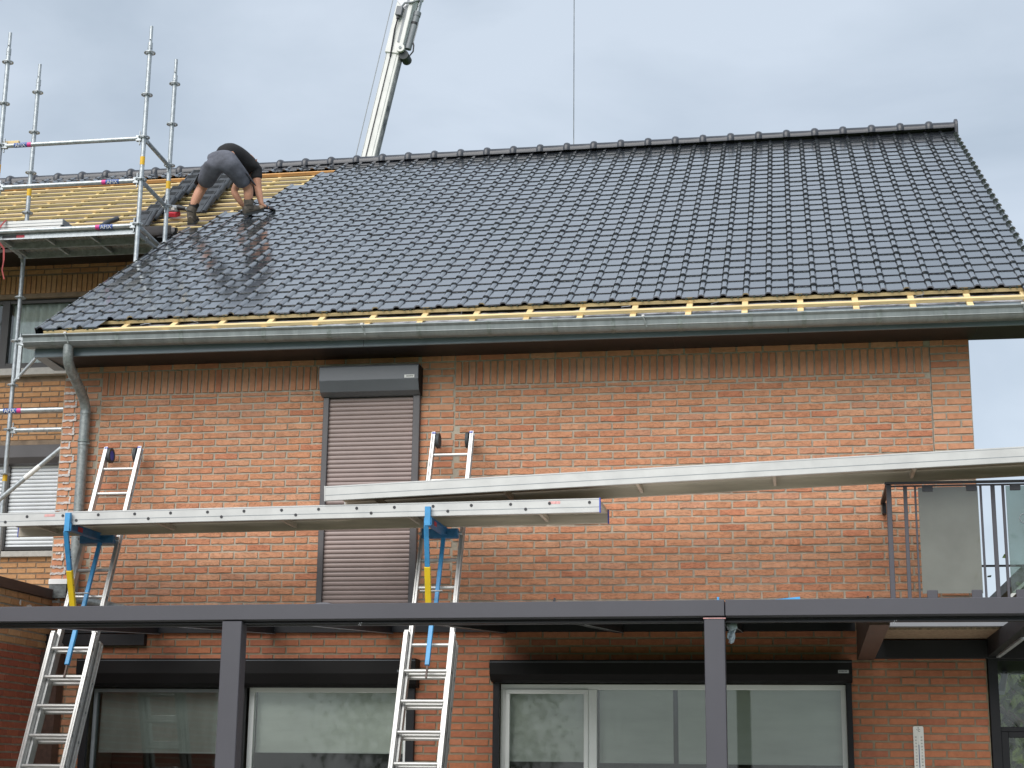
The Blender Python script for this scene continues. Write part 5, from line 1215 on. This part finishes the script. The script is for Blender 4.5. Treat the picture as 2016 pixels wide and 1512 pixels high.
MB().cyl((-3.449, 11.99, 7.1), (-3.449, 11.99, 7.5), .07, 12).build('hook_block', M['label_yellow'], cn, smooth=True)
MB().box(-10.0, -8.3, 11.3, 12.7, 1.55, 2.4).build('slewing_base', M['crane_grey'], cn, bevel=.05)
MB().box(-10.6, -3.4, 10.9, 13.1, 1.12, 1.6).build('chassis', M['crane_dark'], cn, bevel=.04)
for x_ in (-10.0, -8.9, -5.2, -4.1):
    for y_ in (10.95, 13.05): MB().cyl((x_, y_ - .15, 1.0), (x_, y_ + .15, 1.0), .31, 20).build('wheel', M['rubber'], cn, smooth=True)

cn.scale = (1.75, 1.75, 1.75); cn.location = (-15.75, 31.125, -1.2)     # crane scaled up about the camera, pushed back along the line of sight

# ------------------------------------------------------------------ beyond the balcony: a gable end with dark verge
fh = empty('gabled_house', (5.5, 16, 0), 'dark roofed gable house glimpsed through the balcony railing', 'house')
gx, gy = 6.4, 14.0
apex = (gx, 7.6)
sl = (5.093 - 4.522) / (3.663 - 3.05)
def gzx(x): return 4.48 + (x - 3.05) * sl
gw = MB(); gw.prism([(3.2, 0), (gx * 2 - 3.2, 0), (gx * 2 - 3.2, gzx(3.2) - .12), (gx, gzx(gx) - .15), (3.2, gzx(3.2) - .12)], gy + .25, gy + 7, 'y'); gw.build('wall', M['gable'], fh)
for s in (1, -1):
    rr = MB(); xa, xb = (2.6, gx) if s == 1 else (2 * gx - 2.6, gx)
    za, zb = gzx(2.6), gzx(gx)
    rr.v += [(x, y, z + d_) for (x, z) in ((xa, za), (xb, zb)) for y in (gy, gy + 7.2) for d_ in (0, -.16)]
    rr.f += [(0, 1, 3, 2), (4, 6, 7, 5), (0, 4, 5, 1), (2, 3, 7, 6), (0, 2, 6, 4), (1, 5, 7, 3)]; rr.m += [0] * 6
    rr.build('roof', M['tile_matt'], fh)
MB().bar((2.75, gy + .10, gzx(2.75) - .30), (gx, gy + .10, gzx(gx) - .30), .05, .05).build('verge_trim', M['white'], fh)
# ------------------------------------------------------------------ garden side behind the camera: trees and a house that the panes mirror
def tree(x, y, h, rad_, n, leaf, label, seed, grp='garden trees behind the viewpoint'):
    rn = random.Random(seed); o = empty('garden_tree', (x, y, 0), label, 'tree', grp)
    tr = MB(); tr.tube([(x, y, 0), (x + .1, y, h * .3), (x - .05, y + .1, h * .6), (x, y, h * .88)], [.2, .16, .10, .03], 10)
    for i in range(9):
        a = rn.uniform(0, 6.28); z0 = h * rn.uniform(.3, .7); L_ = rad_ * rn.uniform(.5, .85)
        tr.tube([(x, y, z0), (x + math.cos(a) * L_ * .5, y + math.sin(a) * L_ * .5, z0 + L_ * .35), (x + math.cos(a) * L_, y + math.sin(a) * L_, z0 + L_ * .8)], [.06, .04, .015], 6)
    tr.build('trunk', M['bark'], o, smooth=True)
    clumps = [(rn.uniform(0, 6.28), rn.uniform(-1, 1), rn.random() ** .4) for _ in range(26)]
    vs = []; fs = []
    for i in range(n):
        a, cz, rr = rn.choice(clumps); k = rad_ * .30
        c = Vector((x + math.cos(a) * rr * rad_ * math.sqrt(max(0, 1 - cz * cz * .8)), y + math.sin(a) * rr * rad_ * math.sqrt(max(0, 1 - cz * cz * .8)), h * .60 + cz * h * .36))
        c += Vector((rn.gauss(0, 1), rn.gauss(0, 1), rn.gauss(0, .8))) * k
        sz = rn.uniform(.05, .11); e = Euler((rn.uniform(0, 6.28), rn.uniform(0, 6.28), rn.uniform(0, 6.28))).to_matrix(); m0 = len(vs)
        vs += [tuple(c + e @ Vector(v) * sz) for v in ((-1, 0, 0), (0, -.5, .1), (1, 0, 0), (0, .5, .1))]; fs.append((m0, m0 + 1, m0 + 2, m0 + 3))
    me = bpy.data.meshes.new('crown'); me.from_pydata(vs, [], fs); me.materials.append(leaf); link(bpy.data.objects.new('crown', me), o)
tree(7.0, -24.5, 6.2, 2.3, 9000, M['leaf_a'], 'bright green broad garden tree behind the viewpoint, to the right', 31)
tree(-8.5, -27.0, 6.0, 2.6, 9000, M['leaf_b'], 'wide deep green garden tree behind the viewpoint, to the left', 33)
tree(9.0, -25.0, 6.5, 2.6, 8000, M['leaf_a'], 'tall bright green garden tree at the far right behind the viewpoint', 34)
tree(3.0, 8.2, 3.5, 1.5, 12000, M['leaf_a'], 'bright green shrub seen through the veranda glazing at the right edge', 35, 'shrubs beyond the veranda')
